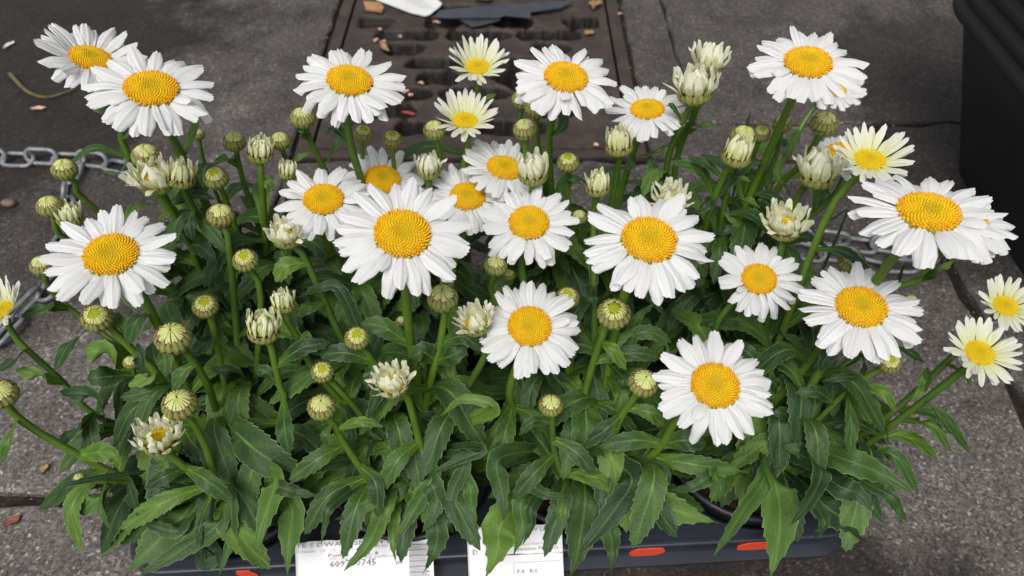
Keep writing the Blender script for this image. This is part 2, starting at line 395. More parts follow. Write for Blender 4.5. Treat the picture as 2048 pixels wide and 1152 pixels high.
# ------------------------------------------------------------------ black tub at the right
tub = empty('planter_tub', (.866, .50, 0)); tag(tub, 'large black plastic tub with ridged overhanging rim standing on the dark paving', 'tub')
def rrect(hx, hy, r, z, n=8):
    out = []
    for cx, cy, a0 in ((hx - r, hy - r, 0), (-hx + r, hy - r, 90), (-hx + r, -hy + r, 180), (hx - r, -hy + r, 270)):
        for i in range(n + 1):
            a = R(a0 + 90 * i / n); out.append((cx + r * math.cos(a), cy + r * math.sin(a), z))
    return out
def loft(prof, name, m, parent, close=True):
    v = []; n = None
    for (hx, hy, r, z) in prof:
        q = rrect(hx, hy, r, z); n = len(q); v += q
    f = grid_faces(len(prof), n, 0, True)
    if close: f.append(tuple(range(n))[::-1])
    return obj(name, mesh(name, v, f, m), parent)
bx, by = .280, .30
prof = [(bx + .062 * (z / .2), by + .055 * (z / .2), .05, z) for z in (.0, .003, .05, .1, .15, .2)]
prof += [(bx + .02, by + .02, .05, .2), (bx - .01, by - .01, .05, .06), (.02, .02, .015, .055)]
loft(prof, 'wall', M_TUB, tub)
rp = []
for k in range(4):
    cx = bx + .050 - .010 * k * .2; 
    for a in (-80, -40, 0, 40, 80):
        rp.append((bx + .062 + .012 * math.cos(R(a)) + .006 * k, by + .055 + .012 * math.cos(R(a)) + .006 * k, .06, .200 + .026 * k + .011 * math.sin(R(a))))
rp += [(bx + .06, by + .05, .05, .288), (bx + .03, by + .03, .05, .20)]
loft(rp, 'rim', M_TUB, tub, close=False)

# ------------------------------------------------------------------ chain
def link_mesh():
    pts = []; Lh, Wh = .0115, .0095
    for i in range(8): a = -math.pi / 2 + math.pi * i / 7; pts.append(Vector((Lh + Wh * math.cos(a), Wh * math.sin(a), 0)))
    for i in range(8): a = math.pi / 2 + math.pi * i / 7; pts.append(Vector((-Lh + Wh * math.cos(a), Wh * math.sin(a), 0)))
    n = len(pts); v = []; seg = 7; r = .0029
    for i, p in enumerate(pts):
        t = (pts[(i + 1) % n] - pts[i - 1]).normalized(); s = Vector((t.y, -t.x, 0))
        for j in range(seg): a = 2 * math.pi * j / seg; v.append(p + s * (r * math.cos(a)) + Vector((0, 0, r * math.sin(a))))
    f = grid_faces(n, seg, 0, True)
    for j in range(seg): f.append(((n - 1) * seg + j, (n - 1) * seg + (j + 1) % seg, (j + 1) % seg, j))
    return mesh('link', v, f, M_ZINC)
LINK = link_mesh()
def chain(px, label, lift=0.0, loc=None):
    pts = [G(x, y) for x, y in px] if loc is None else loc
    root = empty('chain', pts[0]); tag(root, label, 'chain', None)
    dense = cat_rom(pts, 400); acc = 0; k = 0; pitch = .0345; nxt = 0
    for a, b in zip(dense, dense[1:]):
        acc += (b - a).length
        if acc >= nxt:
            t = (b - a).normalized(); o = obj('link', LINK, root)
            rolls = (12, 78) if True else (45, -45)
            roll = R((rolls[k % 2]) + random.uniform(-12, 12)); yaw = math.atan2(t.y, t.x) + R(random.uniform(-6, 6))
            hz = abs(math.sin(roll)) * .0095 + .0029
            o.location = Vector((a.x, a.y, hz + lift)) - Vector(root.location)
            o.rotation_euler = (Matrix.Rotation(yaw, 3, 'Z') @ Matrix.Rotation(roll, 3, 'X')).to_euler()
            k += 1; nxt += pitch
    return root
chain([(-60, 322), (0, 326), (120, 328), (235, 337), (330, 352)], 'grey steel chain lying straight on dark paving toward the drain grate')
chain([(150, 352), (136, 400), (128, 470), (118, 560), (60, 625), (0, 690), (-60, 740)], 'grey steel chain curving over the paving past the brown pebble')
chain([(1600, 470), (1640, 490), (1740, 498), (1850, 515), (1905, 500)], 'grey steel chain lying on paving in front of the black tub, strand farther from tray')
chain([(1610, 512), (1690, 527), (1780, 545), (1850, 550)], 'short grey steel chain strand on paving, between the tray and a longer strand')

# ------------------------------------------------------------------ litter
def flat_piece(name, pts, th, m, label, cat, z=.002, curl=0.0, tilt=None):
    """pts: ground outline in photo pixels; a thin solid piece lying there"""
    q = [G(x, y, z) for x, y in pts]; c = sum(q, Vector()) / len(q); n = len(q)
    v = []
    for s in (0, th):
        for p in q: d = p - c; v.append((d.x, d.y, s + curl * d.length_squared / .0004 * .001))
    f = [tuple(range(n))[::-1], tuple(range(n, 2 * n))] + [(i, (i + 1) % n, n + (i + 1) % n, n + i) for i in range(n)]
    o = obj(name, mesh(name, v, f, m, shade=False)); o.location = c
    if tilt: o.rotation_euler = tilt
    tag(o, label, cat); return o
t = flat_piece('plant_tag', [(748, -14), (770, -6), (858, -14), (884, 8), (880, 14), (860, 30), (850, 33), (820, 26), (776, 9), (752, 0)], .0012, M_TAG, 'white plastic plant tag lying on the drain grate', 'plant tag', .004)
for k in range(4):
    a = G(800 + k * 12, -2 + k * 5.0, .006) - t.location; b2 = G(848 + k * 7, 0 + k * 5.5, .006) - t.location
    d = (b2 - a).normalized(); s = Vector((-d.y, d.x, 0)) * .0012
    zz = .0016
    obj('print', mesh('print', [(a.x - s.x, a.y - s.y, zz), (b2.x - s.x, b2.y - s.y, zz), (b2.x + s.x, b2.y + s.y, zz), (a.x + s.x, a.y + s.y, zz)], [(0, 1, 2, 3)], M_TAGP, shade=False), t)
flat_piece('cardboard_scrap', [(727, 5), (762, 8), (768, 18), (764, 26), (732, 21)], .003, M_CARD, 'small tan cardboard scrap at the edge of the drain grate', 'cardboard', .003)
flat_piece('plastic_strip', [(880, 22), (1000, 12), (1090, 6), (1150, 4), (1120, 18), (1060, 26), (1062, 38), (1010, 33), (1000, 37), (900, 38), (868, 36)], .002, M_SCRAP, 'long torn grey plastic strip lying across the drain grate', 'plastic scrap', .007)
flat_piece('plastic_shard', [(920, 41), (985, 37), (1001, 36), (1000, 42), (960, 53), (942, 55)], .0015, M_SCRAP, 'small pointed grey plastic shard beside the longer torn strip', 'plastic scrap', .004)
def blob_leaf(name, x, y, L, W, ang, m, label, cat, curl=.3, group=None):
    c = G(x, y, .001); v = []; n = 9
    for i in range(n):
        t = i / (n - 1); ww = W * math.sin(math.pi * (t * .9 + .06)) ** .7 / 2
        for u in (-1, -.4, .4, 1):
            v.append(((t - .5) * L, u * ww + .12 * W * math.sin(t * 7), .0012 + curl * W * (abs(u) ** 2 * .6 + .5 * (t - .5) ** 2) + .0008 * math.sin(9 * t + u * 3)))
    f = grid_faces(n, 4); nb = len(v); v += [(a, b, cc - .0008) for a, b, cc in v]; f += [tuple(nb + k for k in q[::-1]) for q in grid_faces(n, 4)]
    o = obj(name, mesh(name, v, f, m)); o.location = c; o.rotation_euler = (0, 0, R(ang)); tag(o, label, cat, group); return o
blob_leaf('dry_leaf', 1190, 14, .026, .020, 70, M_DRY, 'curled brown dry leaf at the corner of the drain grate by its paving edge', 'dry leaf', .6)
blob_leaf('yellow_petal', 968, 2, .034, .018, 10, M_DRY, 'pale yellow curled leaf lying above the torn grey plastic strip', 'dry leaf', .5)
blob_leaf('dry_leaf', 1178, 68, .018, .013, 30, M_DRY, 'small flat tan leaf on the drain grate beyond a large daisy', 'dry leaf', .3)
blob_leaf('dry_leaf', 768, 96, .034, .010, -60, M_DRY, 'narrow twisted tan leaf on the drain grate beside a large daisy', 'dry leaf', .5)
for (x, y) in ((760, 60), (873, 46), (752, 82), (768, 84), (822, 192), (812, 185), (1192, 292), (800, 75), (842, 168), (700, 250), (1240, 29)):
    blob_leaf('fallen_petal', x, y, random.uniform(.006, .013), random.uniform(.005, .008), random.uniform(0, 180), M_PINK, 'tiny withered pinkish petal lying on or beside the drain grate', 'petal', .4, 'withered petals on the drain grate')
blob_leaf('red_scrap', 818, 230, .022, .007, -15, M_REDBIT, 'small red scrap lying in the drain grate', 'scrap', .6)
blob_leaf('white_scrap', 20, 92, .022, .008, 70, M_BUTT, 'small white scrap on the dark paving behind the daisies', 'scrap', .5)
blob_leaf('white_scrap', 78, 219, .020, .008, 10, M_PINK, 'small pale pink scrap beside the curved twig on the paving', 'scrap', .4)
blob_leaf('rust_leaf', 26, 1043, .014, .009, 40, M_RUST, 'small reddish leaf scrap on pale paving beside the tray', 'dry leaf', .3)
blob_leaf('seed_scrap', 90, 940, .010, .006, 80, M_DRY, 'tiny yellowish seed scrap on paving near the slab joint', 'scrap', .5)
tp = [G(20, 148, .004), G(55, 183, .006), (G(90, 195, .003)), G(115, 190, .005), G(150, 178, .004)]
dense = cat_rom(tp, 14); root = tp[0]; v, f = tube_geo([p - root for p in dense], lambda t: .0035 * (1 - .6 * t), 6)
o = obj('twig', mesh('twig', v, f, M_TWIG)); o.location = root; tag(o, 'thin curved olive twig lying on the dark paving', 'twig')
v = []; n = 12
for i in range(7):
    ph = math.pi * i / 6
    for j in range(n):
        a = 2 * math.pi * j / n; d = Vector((math.cos(a) * math.sin(ph) * .0095, math.sin(a) * math.sin(ph) * .006, math.cos(ph) * .005)); v.append(d * (1 + .15 * noise.noise(d * 160)))
o = obj('pebble', mesh('pebble', v, grid_faces(7, n, 0, True), M_PEB)); o.location = G(21, 411, 0) + Vector((0, 0, .0045)); tag(o, 'small smooth brown pebble on paving beside the curving chain', 'pebble')

rg = random.Random(5); gv = []; gf = []
def grain(x, y, r):
    k = len(gv)
    for d in ((1, 0, 0), (-.5, .8, 0), (-.5, -.8, 0), (0, 0, 1), (0, 0, -1)):
        gv.append((x + d[0] * r * rg.uniform(.6, 1.2), y + d[1] * r * rg.uniform(.6, 1.2), r * .5 + d[2] * r * rg.uniform(.4, .8)))
    for a, b in ((0, 1), (1, 2), (2, 0)): gf.append((k + a, k + b, k + 3)); gf.append((k + b, k + a, k + 4))
def free(x, y): return not (DX0 < x < DX1 and DY0 < y < DY1) and not (-.34 < x < .30 and .22 < y < .56) and x < .54
for i in range(900):
    x, y = rg.uniform(-.95, .54), rg.uniform(.2, 1.35)
    if free(x, y): grain(x, y, .0005 + .0018 * rg.random() ** 3)
for i in range(260):
    x, y = rg.choice([(rg.uniform(-.95, -.33), .303 + rg.gauss(0, .006)), (.508 + rg.gauss(0, .008), rg.uniform(.2, .86)), (rg.uniform(.19, .54), .871 + rg.gauss(0, .01)), (rg.gauss(.19, .006), rg.uniform(.8, 1.3)), (rg.gauss(-.298, .006), rg.uniform(.8, 1.3))])
    if free(x, y): grain(x, y, .0008 + .002 * rg.random() ** 2)
tag(obj('grit', mesh('grit', gv, gf, M_PEB, shade=False)), 'fine brown grit scattered over the paving and its joints', 'grit', kind='stuff')

# ------------------------------------------------------------------ tray
TRAY_YAW = R(3.2); TC = Vector((-.018, .388, 0)); TW, TD, TZ = .60, .300, .034
TM = Matrix.Translation(TC) @ Matrix.Rotation(TRAY_YAW, 4, 'Z')
tray = empty('carry_tray', TC, TRAY_YAW); tag(tray, 'dark slate blue plastic carry tray holding the eight potted daisies', 'tray')
PX = [-.2175, -.0725, .0725, .2175]; PY = [-.072, .072]; PR = .067
def tray_wall():
    prof = [(TW / 2 - .012, TD / 2 - .012, .03, .0), (TW / 2 + .003, TD / 2 + .003, .034, .0), (TW / 2 + .003, TD / 2 + .003, .034, .003), (TW / 2 - .006, TD / 2 - .006, .03, .0045),
            (TW / 2 - .001, TD / 2 - .001, .03, TZ - .004), (TW / 2, TD / 2, .03, TZ - .001), (TW / 2 - .002, TD / 2 - .002, .028, TZ), (TW / 2 - .006, TD / 2 - .006, .026, TZ - .0005)]
    loft(prof, 'wall', M_TRAY, tray, close=False)
tray_wall()
def tray_deck():
    v = []; f = []; hw, hd = TW / 2 - .006, TD / 2 - .006; n = 48; z = TZ - .0005
    cells_x = [-hw, -.145, 0, .145, hw]; cells_y = [-hd, 0, hd]
    for a in range(4):
        for b in range(2):
            x0, x1, y0, y1 = cells_x[a], cells_x[a + 1], cells_y[b], cells_y[b + 1]; cx, cy = PX[a], PY[b]; o = len(v)
            for rr, zz in ((PR - .0012, z - .028), (PR - .0012, z - .002), (PR + .002, z + .0005)):
                for i in range(n): t = 2 * math.pi * i / n; v.append((cx + rr * math.cos(t), cy + rr * math.sin(t), zz))
            for i in range(n):
                t = 2 * math.pi * i / n; dx, dy = math.cos(t), math.sin(t); k = 1e9
                for lim, c, d in ((x1, cx, dx), (x0, cx, dx), (y1, cy, dy), (y0, cy, dy)):
                    if abs(d) > 1e-9 and (lim - c) / d > 0: k = min(k, (lim - c) / d)
                v.append((cx + dx * k, cy + dy * k, z))
            f += grid_faces(4, n, o, True)
            for (X, Y) in ((x0, y0), (x1, y0), (x1, y1), (x0, y1)):          # corner fillers
                best = sorted(range(n), key=lambda i: (v[o + 3 * n + i][0] - X) ** 2 + (v[o + 3 * n + i][1] - Y) ** 2)[:2]
                v.append((X, Y, z)); f.append((o + 3 * n + best[0], o + 3 * n + best[1], len(v) - 1))
    obj('deck', mesh('deck', v, f, M_TRAY, shade=False), tray)
tray_deck()
def lathe(prof, n=40):
    v = []
    for r, z in prof:
        for i in range(n): a = 2 * math.pi * i / n; v.append((r * math.cos(a), r * math.sin(a), z))
    return v, grid_faces(len(prof), n, 0, True)
# paper labels and price stickers on the tray front (each is stuck to the tray: its parts)
def text_on(parent, s, size, M, m, sx=1.0):
    cu = bpy.data.curves.new('t', 'FONT'); cu.body = s; cu.size = size; cu.resolution_u = 1
    o = bpy.data.objects.new('t', cu); COL.objects.link(o)
    dg = bpy.context.evaluated_depsgraph_get(); me = bpy.data.meshes.new_from_object(o.evaluated_get(dg)); bpy.data.objects.remove(o)
    me.materials.clear(); me.materials.append(m); me.name = 'lettering'
    t = obj('lettering', me, parent); t.matrix_basis = M @ Matrix.Diagonal((sx, 1, 1, 1)); return t
def paper(x0, x1, top, bot, wav, ragged):
    n, k = 30, 10; v = []; 
    up = Vector((0, top[0] - bot[0], top[1] - bot[1])); L = up.length; up.normalize(); nr = Vector((0, -up.z, up.y))
    for s in (0, 1):
        for j in range(k + 1):
            for i in range(n + 1):
                a, b = i / n, j / k
                p = Vector((lerp(x0, x1, a), bot[0], bot[1])) + up * (L * b)
                if j == k: p += up * ragged * (noise.noise(Vector((a * 9, x0 * 50, 0))))
                p += nr * (wav * noise.noise(Vector((a * 3, b * 1.5, x0 * 30))) - .0003 * s)
                v.append(p)
    nn = (n + 1) * (k + 1); f = grid_faces(k + 1, n + 1) + [tuple(nn + q for q in t[::-1]) for t in grid_faces(k + 1, n + 1)]
    rim = [i for i in range(n + 1)] + [j * (n + 1) + n for j in range(1, k + 1)] + [k * (n + 1) + i for i in range(n - 1, -1, -1)] + [j * (n + 1) for j in range(k - 1, 0, -1)]
    for a, b in zip(rim, rim[1:] + rim[:1]): f.append((a, b, nn + b, nn + a))
    o = obj('paper_label', mesh('paper_label', v, f, M_PAPER), tray)
    Mx = Matrix((( 1, 0, 0, x0), (0, up.y, nr.y, bot[0]), (0, up.z, nr.z, bot[1]), (0, 0, 0, 1))) @ Matrix.Translation((0, 0, .0016))
    return o, Mx, L
def bar(parent, M, x, y, w_, h_, m, name='print'):
    o = obj(name, mesh(name, [(x, y, 0), (x + w_, y, 0), (x + w_, y + h_, 0), (x, y + h_, 0)], [(0, 1, 2, 3)], m, shade=False), parent); o.matrix_basis = M; return o
def barmesh(parent, M, rects, m):
    v = []; f = []
    for x, y, a, b in rects: k = len(v); v += [(x, y, 0), (x + a, y, 0), (x + a, y + b, 0), (x, y + b, 0)]; f.append((k, k + 1, k + 2, k + 3))
    o = obj('barcode', mesh('barcode', v, f, m, shade=False), parent); o.matrix_basis = M; return o
def lx(px, py=1115, z=.03): return (TM.inverted() @ G(px, py, z)).x
a0, a1 = lx(598), lx(868)
pl, Mx, L = paper(a0, a1, (-.1365, .0490), (-.178, .0105), .0011, .003); pl['label'] = 'wide white paper label with number and barcode'
W_ = a1 - a0
def T1(s, px, py, size, m=M_INK, sx=1.0):                     # px,py in photo pixels measured from the label's top-left corner
    return text_on(pl, s, size, Mx @ Matrix.Translation(((px) / 270 * W_, L - py * .00043, 0)), m, sx)
T1('TE S DWARF SNOW LADY', 2, 10, .0050, M_INK, 1.55); T1('Potmaat   10   12   Snijhoogte', 2, 20, .0030, M_INKP, 1.5); T1('5/80-50', 148, 17, .0032, M_INKP, 1.3)
T1('Punt: 1  Stuks: 8', 64, 30, .0038, M_INK, 1.6); T1('Strong growing verkocht', 66, 35.5, .0032, M_INKP, 1.7); T1('609700745', 66, 49, .0074, M_INK, 1.12)
bar(pl, Mx, 196 / 270 * W_, L - 50 * .00043, .005, .0024, M_INKP)
barmesh(pl, Mx, [(222 / 270 * W_, L - (16 + k * 2.6) * .00043, .016 * (1 if k % 3 else .9), (.0004 if k % 4 else .0007)) for k in range(26)], M_INK)
b0, b1 = lx(936), lx(1126)
p2, Mx2, L2 = paper(b0, b1, (-.1325, .0490), (-.1655, .0195), .0012, .001); p2['label'] = 'narrow white paper label half hidden by leaves'
W2 = b1 - b0
def T2(s, px, py, size, m=M_INK, sx=1.0): return text_on(p2, s, size, Mx2 @ Matrix.Translation((px / 190 * W2, L2 - py * .00043, 0)), m, sx)
T2('SNOW LADY', 100, 11, .0040, M_INK, 1.35); T2('Prijs', 10, 24, .0034, M_INKP, 1.2); T2('99', 8, 32, .0042, M_INKP, 1.2); T2('D', 9, 49, .0055, M_INK, 1.2)
T2('kwaliteit Elsbroek', 86, 37, .0030, M_INKP, 1.5); T2('Janssen Flowers', 100, 46, .0034, M_INK, 1.5); T2('F:4   R:0', 96, 89, .0046, M_INK, 1.1)
bar(p2, Mx2, 90 / 190 * W2, L2 - 69 * .00043, .038, .0003, M_INKP); bar(p2, Mx2, 90 / 190 * W2, L2 - 91 * .00043, .0003, .0095, M_INKP)
def sticker(px0, px1, py, seedv, hgt=.0255):
    x0, x1 = lx(px0, py, .017), lx(px1, py, .017); v = []; ring = []; n = 40; cx = (x0 + x1) / 2; hx = (x1 - x0) / 2
    for i in range(n):
        a = 2 * math.pi * i / n; c, s = math.cos(a), math.sin(a)
        r = (abs(c) ** 9 + abs(s) ** 9) ** (-1 / 9); w_ = 1 + .05 * noise.noise(Vector((c * 3, s * 3, seedv)))
        ring.append((cx + hx * c * min(r, 1.02 + .06 * noise.noise(Vector((s * 4, seedv, 2)))) * w_, s * r * hgt / 2 * w_))
    zc = .0175; slope = .005 / .026
    for d in (.0004, .0012):
        for x, z in ring: v.append((x, -TD / 2 + .0060 - (zc + z - .0045) * slope - d, zc + z))
    f = [tuple(range(n))[::-1], tuple(range(n, 2 * n))] + [(i, (i + 1) % n, n + (i + 1) % n, n + i) for i in range(n)]
    f[1] = tuple(range(2 * n - 1, n - 1, -1))
    o = obj('price_sticker', mesh('price_sticker', v, f, M_RED, shade=False), tray); o['label'] = 'bright orange red price sticker'
    Ms = Matrix(((1, 0, 0, x0 + hx * .38), (0, -slope, -1, -TD / 2 + .0060 - (zc - .0045 - .003) * slope - .0016), (0, 1, -slope, zc - .003), (0, 0, 0, 1)))
    return o
sticker(1257, 1328, 1097, 1); sticker(1472, 1560, 1085, 5); sticker(478, 515, 1140, 9)

# ------------------------------------------------------------------ plants: pots
POTS = []
def pot_root(i, j):
    c = TM @ Vector((PX[i], PY[j], 0)); return c
pv, pf = lathe([(.001, .004), (PR - .012, .004), (PR - .004, .03), (PR - .0035, .046), (PR + .0015, .0465), (PR + .0025, .049), (PR + .001, .0515), (PR - .003, .051), (PR - .0055, .047), (PR - .0065, .030)])
POT = mesh('pot', pv, pf, M_POT)
v = []; n = 30; rings = 12
for i in range(rings + 1):
    r = (PR - .0062) * i / rings
    for k in range(n):
        a = 2 * math.pi * k / n; p = Vector((r * math.cos(a), r * math.sin(a), .040)); p.z += .005 * noise.noise(p * 90) + .002 * noise.noise(p * 260); v.append(p)
SOIL = mesh('soil', v, grid_faces(rings + 1, n, 0, True), M_SOIL)
LABELS = {
 (0, 0): 'potted daisy at tray corner beside the wide paper label, leaf hanging over the corner',
 (1, 0): 'potted daisy directly behind the wide numbered paper label, cream opening bud above its crown',
 (2, 0): 'potted daisy beside the narrow paper label and orange sticker, one stem carrying a low daisy',
 (3, 0): 'potted daisy at tray corner with two orange stickers, stems leaning out toward the slab joint',
 (0, 1): 'potted daisy in drain-side row at the tray corner by the curving chain',
 (1, 1): 'potted daisy in drain-side row, standing before the grate side where the white plant tag lies',
 (2, 1): 'potted daisy in drain-side row, directly behind the plant with the narrow paper label',
 (3, 1): 'potted daisy at the tray corner by the black tub, carrying two tall cream tufted buds'}
PL = {}
for j in range(2):
    for i in range(4):
        c = pot_root(i, j); o = empty('daisy_plant', c, 0); tag(o, LABELS[(i, j)], 'daisy plant', 'potted daisies in the carry tray')
        obj('pot', POT, o); s = obj('soil', SOIL, o)
        chips = []
        for k in range(16):
            a = random.uniform(0, 6.28); r = random.uniform(.03, PR - .01); L = random.uniform(.004, .010)
            ch = [Vector((sx * L, sy * L * random.uniform(.25, .5), sz * .0015)) for sx in (-1, 1) for sy in (-1, 1) for sz in (-1, 1)]
            Rm = Matrix.Rotation(random.uniform(0, 6.28), 3, 'Z') @ Matrix.Rotation(random.uniform(-.5, .5), 3, 'X')
            b = len(chips); chips += [Rm @ q + Vector((r * math.cos(a), r * math.sin(a), .045)) for q in ch]
        ff = []
        for k in range(16):
            b = k * 8; ff += [tuple(b + q for q in t) for t in ((0, 1, 3, 2), (4, 6, 7, 5), (0, 4, 5, 1), (2, 3, 7, 6), (0, 2, 6, 4), (1, 5, 7, 3))]
        bk = obj('bark_chips', mesh('bark_chips', chips, ff, M_BARK, shade=False), o); bk['kind'] = 'stuff'
        PL[(i, j)] = o
CROWN = {k: Vector(o.location) + Vector((0, 0, .042)) for k, o in PL.items()}

# ------------------------------------------------------------------ petals, discs, buds (shared meshes)
def petal_mesh(seed, wid, m, droop, tipn=1.0, roll=0.0, nseg=11, hook=0.0):
    """length 1 along +X, half width wid/2, upper side +Z"""
    rn = random.Random(seed); us = [-1, -.85, -.6, -.36, -.18, 0, .18, .36, .6, .85, 1]; v = []; uv = []
    notch = [rn.uniform(.015, .06) * tipn for _ in range(2)]; lob = [rn.uniform(-.03, .02) for _ in range(3)]
    tw = rn.uniform(-.35, .35); side = rn.uniform(-.06, .06); base = rn.uniform(.42, .55); wv = rn.uniform(0, 6.28)
    for i in range(nseg + 1):
        t = i / nseg
        wt = lerp(base, 1.0, smooth(t / .5)) * (1 - .27 * smooth((t - .66) / .34))
        for u in us:
            lc = 1 - .15 * abs(u) ** 2.8 - notch[0] * math.exp(-((u + .36) / .13) ** 2) - notch[1] * math.exp(-((u - .36) / .13) ** 2) + (lob[0] if u < -.5 else lob[2] if u > .5 else lob[1])
            x = t * lerp(1, lc, smooth((t - .35) / .65)); y = u * wid / 2 * wt * (1 - roll * .35)
            gro = -.11 * wid * (math.exp(-((abs(u) - .36) / .15) ** 2)) * (1 - .45 * t)
            z = gro - wid * .22 * u * u * (1 - .3 * t) + roll * wid * .55 * u * u
            ang = tw * t; y2 = y * math.cos(ang) - z * math.sin(ang); z2 = y * math.sin(ang) + z * math.cos(ang)
            z2 += .10 * t - droop * t * t - hook * smooth((t - .55) / .45) ** 2 + .010 * math.sin(5 * t + wv)
            v.append((x * (1 - .12 * droop * t) - hook * .4 * smooth((t - .6) / .4) ** 2, y2 + side * t * t, z2)); uv.append(((u + 1) / 2, t))
    return mesh('petal', v, grid_faces(nseg + 1, len(us)), m, uv)
PET = [petal_mesh(i, .36, M_PET, random.uniform(.10, .42)) for i in range(22)]
PET_CURL = [petal_mesh(60 + i, .34, M_PET, random.uniform(.45, .62), hook=.06) for i in range(4)]
YNG = [petal_mesh(100 + i, .27, M_YNG, random.uniform(-.05, .28), 1.2, .15) for i in range(14)]
TUF = [petal_mesh(200 + i, .30, M_BUD, random.uniform(-.05, .2), .8, .40, 8, random.uniform(-.30, .0)) for i in range(12)]
CRM = [petal_mesh(300 + i, .40, M_CRM, random.uniform(-.15, .3), .8, .28, 9, random.uniform(-.40, .10)) for i in range(12)]

def disc_mesh(seed, kind):
    rn = random.Random(seed); n = 340 if kind == 'full' else 230; v = []; f = []; cols = []
    def surf(r): return .22 * (1 - r ** 2.4) - (.10 * math.exp(-(r / .26) ** 2) if kind == 'full' else .02 * math.exp(-(r / .3) ** 2))
    nr, ns = 9, 28                                                     # the receptacle under the florets
    for i in range(nr):
        r = i / (nr - 1)
        for j in range(ns):
            a = 2 * math.pi * j / ns; v.append((r * .99 * math.cos(a), r * .99 * math.sin(a), surf(r) - .025 - (.10 if i == nr - 1 else 0))); cols.append((.46, .30, .008) if kind != 'green' else (.34, .35, .016))
    f += grid_faces(nr, ns, 0, True)
    for k in range(n):
        r = math.sqrt((k + .5) / n); a = k * 2.399963 ; 
        out = smooth((r - .70) / .22) if kind == 'full' else 0
        s = lerp(.030, .050, smooth(r / .6)) * (1.0 if kind == 'full' else 1.12); hgt = s * lerp(1.0, 1.25, out)
        jr = .018 * out; px = r * math.cos(a) + rn.uniform(-jr, jr); py = r * math.sin(a) + rn.uniform(-jr, jr); pz = surf(r) + rn.uniform(0, .03) * out
        sl = .55 * r ** 1.5; nrm = Vector((math.cos(a) * sl, math.sin(a) * sl, 1)).normalized(); t1 = Vector((-math.sin(a), math.cos(a), 0)); t2 = nrm.cross(t1)
        if kind == 'full':
            inner = (.58, .43, .010); mid = (.76, .47, .008); rim = (.80, .34, .008)
            c = [lerp(lerp(inner[q], mid[q], smooth(r / .5)), rim[q], out * rn.uniform(.1, 1.0)) for q in range(3)]
        elif kind == 'green': c = (.40, .40, .018)
        else: c = [lerp(a_, b_, r) for a_, b_ in zip((.60, .48, .014), (.76, .53, .010))]
        g_ = rn.uniform(.86, 1.1); c = [q * g_ for q in c]; o = len(v)
        for hh, rr in ((-.6, 1.0), (.35, .86), (.85, .45)):
            for j in range(5):
                b = 2 * math.pi * j / 5 + k; p = Vector((px, py, pz)) + nrm * (hh * hgt) + (t1 * math.cos(b) + t2 * math.sin(b)) * (s * rr); v.append(p); cols.append([q * (0.85 if hh < 0 else 1.0) for q in c])
        f += grid_faces(3, 5, o, True); f.append(tuple(o + 10 + j for j in range(5)))
    return mesh('disc', v, f, M_DISC, None, cols)
DISC = [disc_mesh(i, 'full') for i in range(3)]; DISCY = [disc_mesh(10 + i, 'young') for i in range(2)]; DISCG = [disc_mesh(20, 'green')]

def bract_cup(seed, top, oblate, brown):
    """unit-radius cup of three overlapping rings of bracts; top = polar angle (deg from axis) where the cup opens"""
    rn = random.Random(seed); v = []; f = []; cols = []
    nl, ns = 9, 24
    def S(ph, a, r=1.0): return Vector((math.sin(ph) * math.cos(a) * r, math.sin(ph) * math.sin(a) * r, math.cos(ph) * r * oblate))
    for i in range(nl):
        ph = lerp(R(top + 6), math.pi, i / (nl - 1))
        for j in range(ns): v.append(S(ph, 2 * math.pi * j / ns, .93)); cols.append((.10, .15, .03))
    f += grid_faces(nl, ns, 0, True)
    rings = [(146, 44, 13, .96), (120, 42, 15, .985), (top + 38, 42, 17, 1.0)]
    for ri, (p0, dl, cnt, rad) in enumerate(rings):
        for k in range(cnt):
            a0 = 2 * math.pi * (k + .5 * (ri % 2)) / cnt + rn.uniform(-.06, .06); aw = 2 * math.pi / cnt * .62; o = len(v); d2 = dl * rn.uniform(.72, 1.22)
            for i in range(5):
                t = i / 4; ph = R(p0 - d2 * t); wv = aw * (1 - .72 * t ** 2.2)
                for j in range(5):
                    u = -1 + j / 2; rr = rad + .075 * (1 - u * u) * (1 - .4 * t) + .045 * t + rn.uniform(0, .008)
                    v.append(S(ph, a0 + u * wv, rr)); edge = max(abs(u) ** 3, smooth((t - .55) / .4)) * brown
                    gcol = (.25, .32, .08) if j == 2 else (.16, .235, .05)
                    bcol = (.25, .125, .05); cols.append([lerp(q, b, clamp(edge)) for q, b in zip(gcol, bcol)])
            f += grid_faces(5, 5, o)
    return mesh('bud', v, f, M_BRACT, None, cols)
CUP = [bract_cup(i, 48, .84, .95) for i in range(3)]            # globular bud
CUPO = [bract_cup(20 + i, 70, .72, .95) for i in range(2)]       # opened cup under tufts
CUPF = bract_cup(40, 88, .38, .5)                               # shallow cup under a full flower
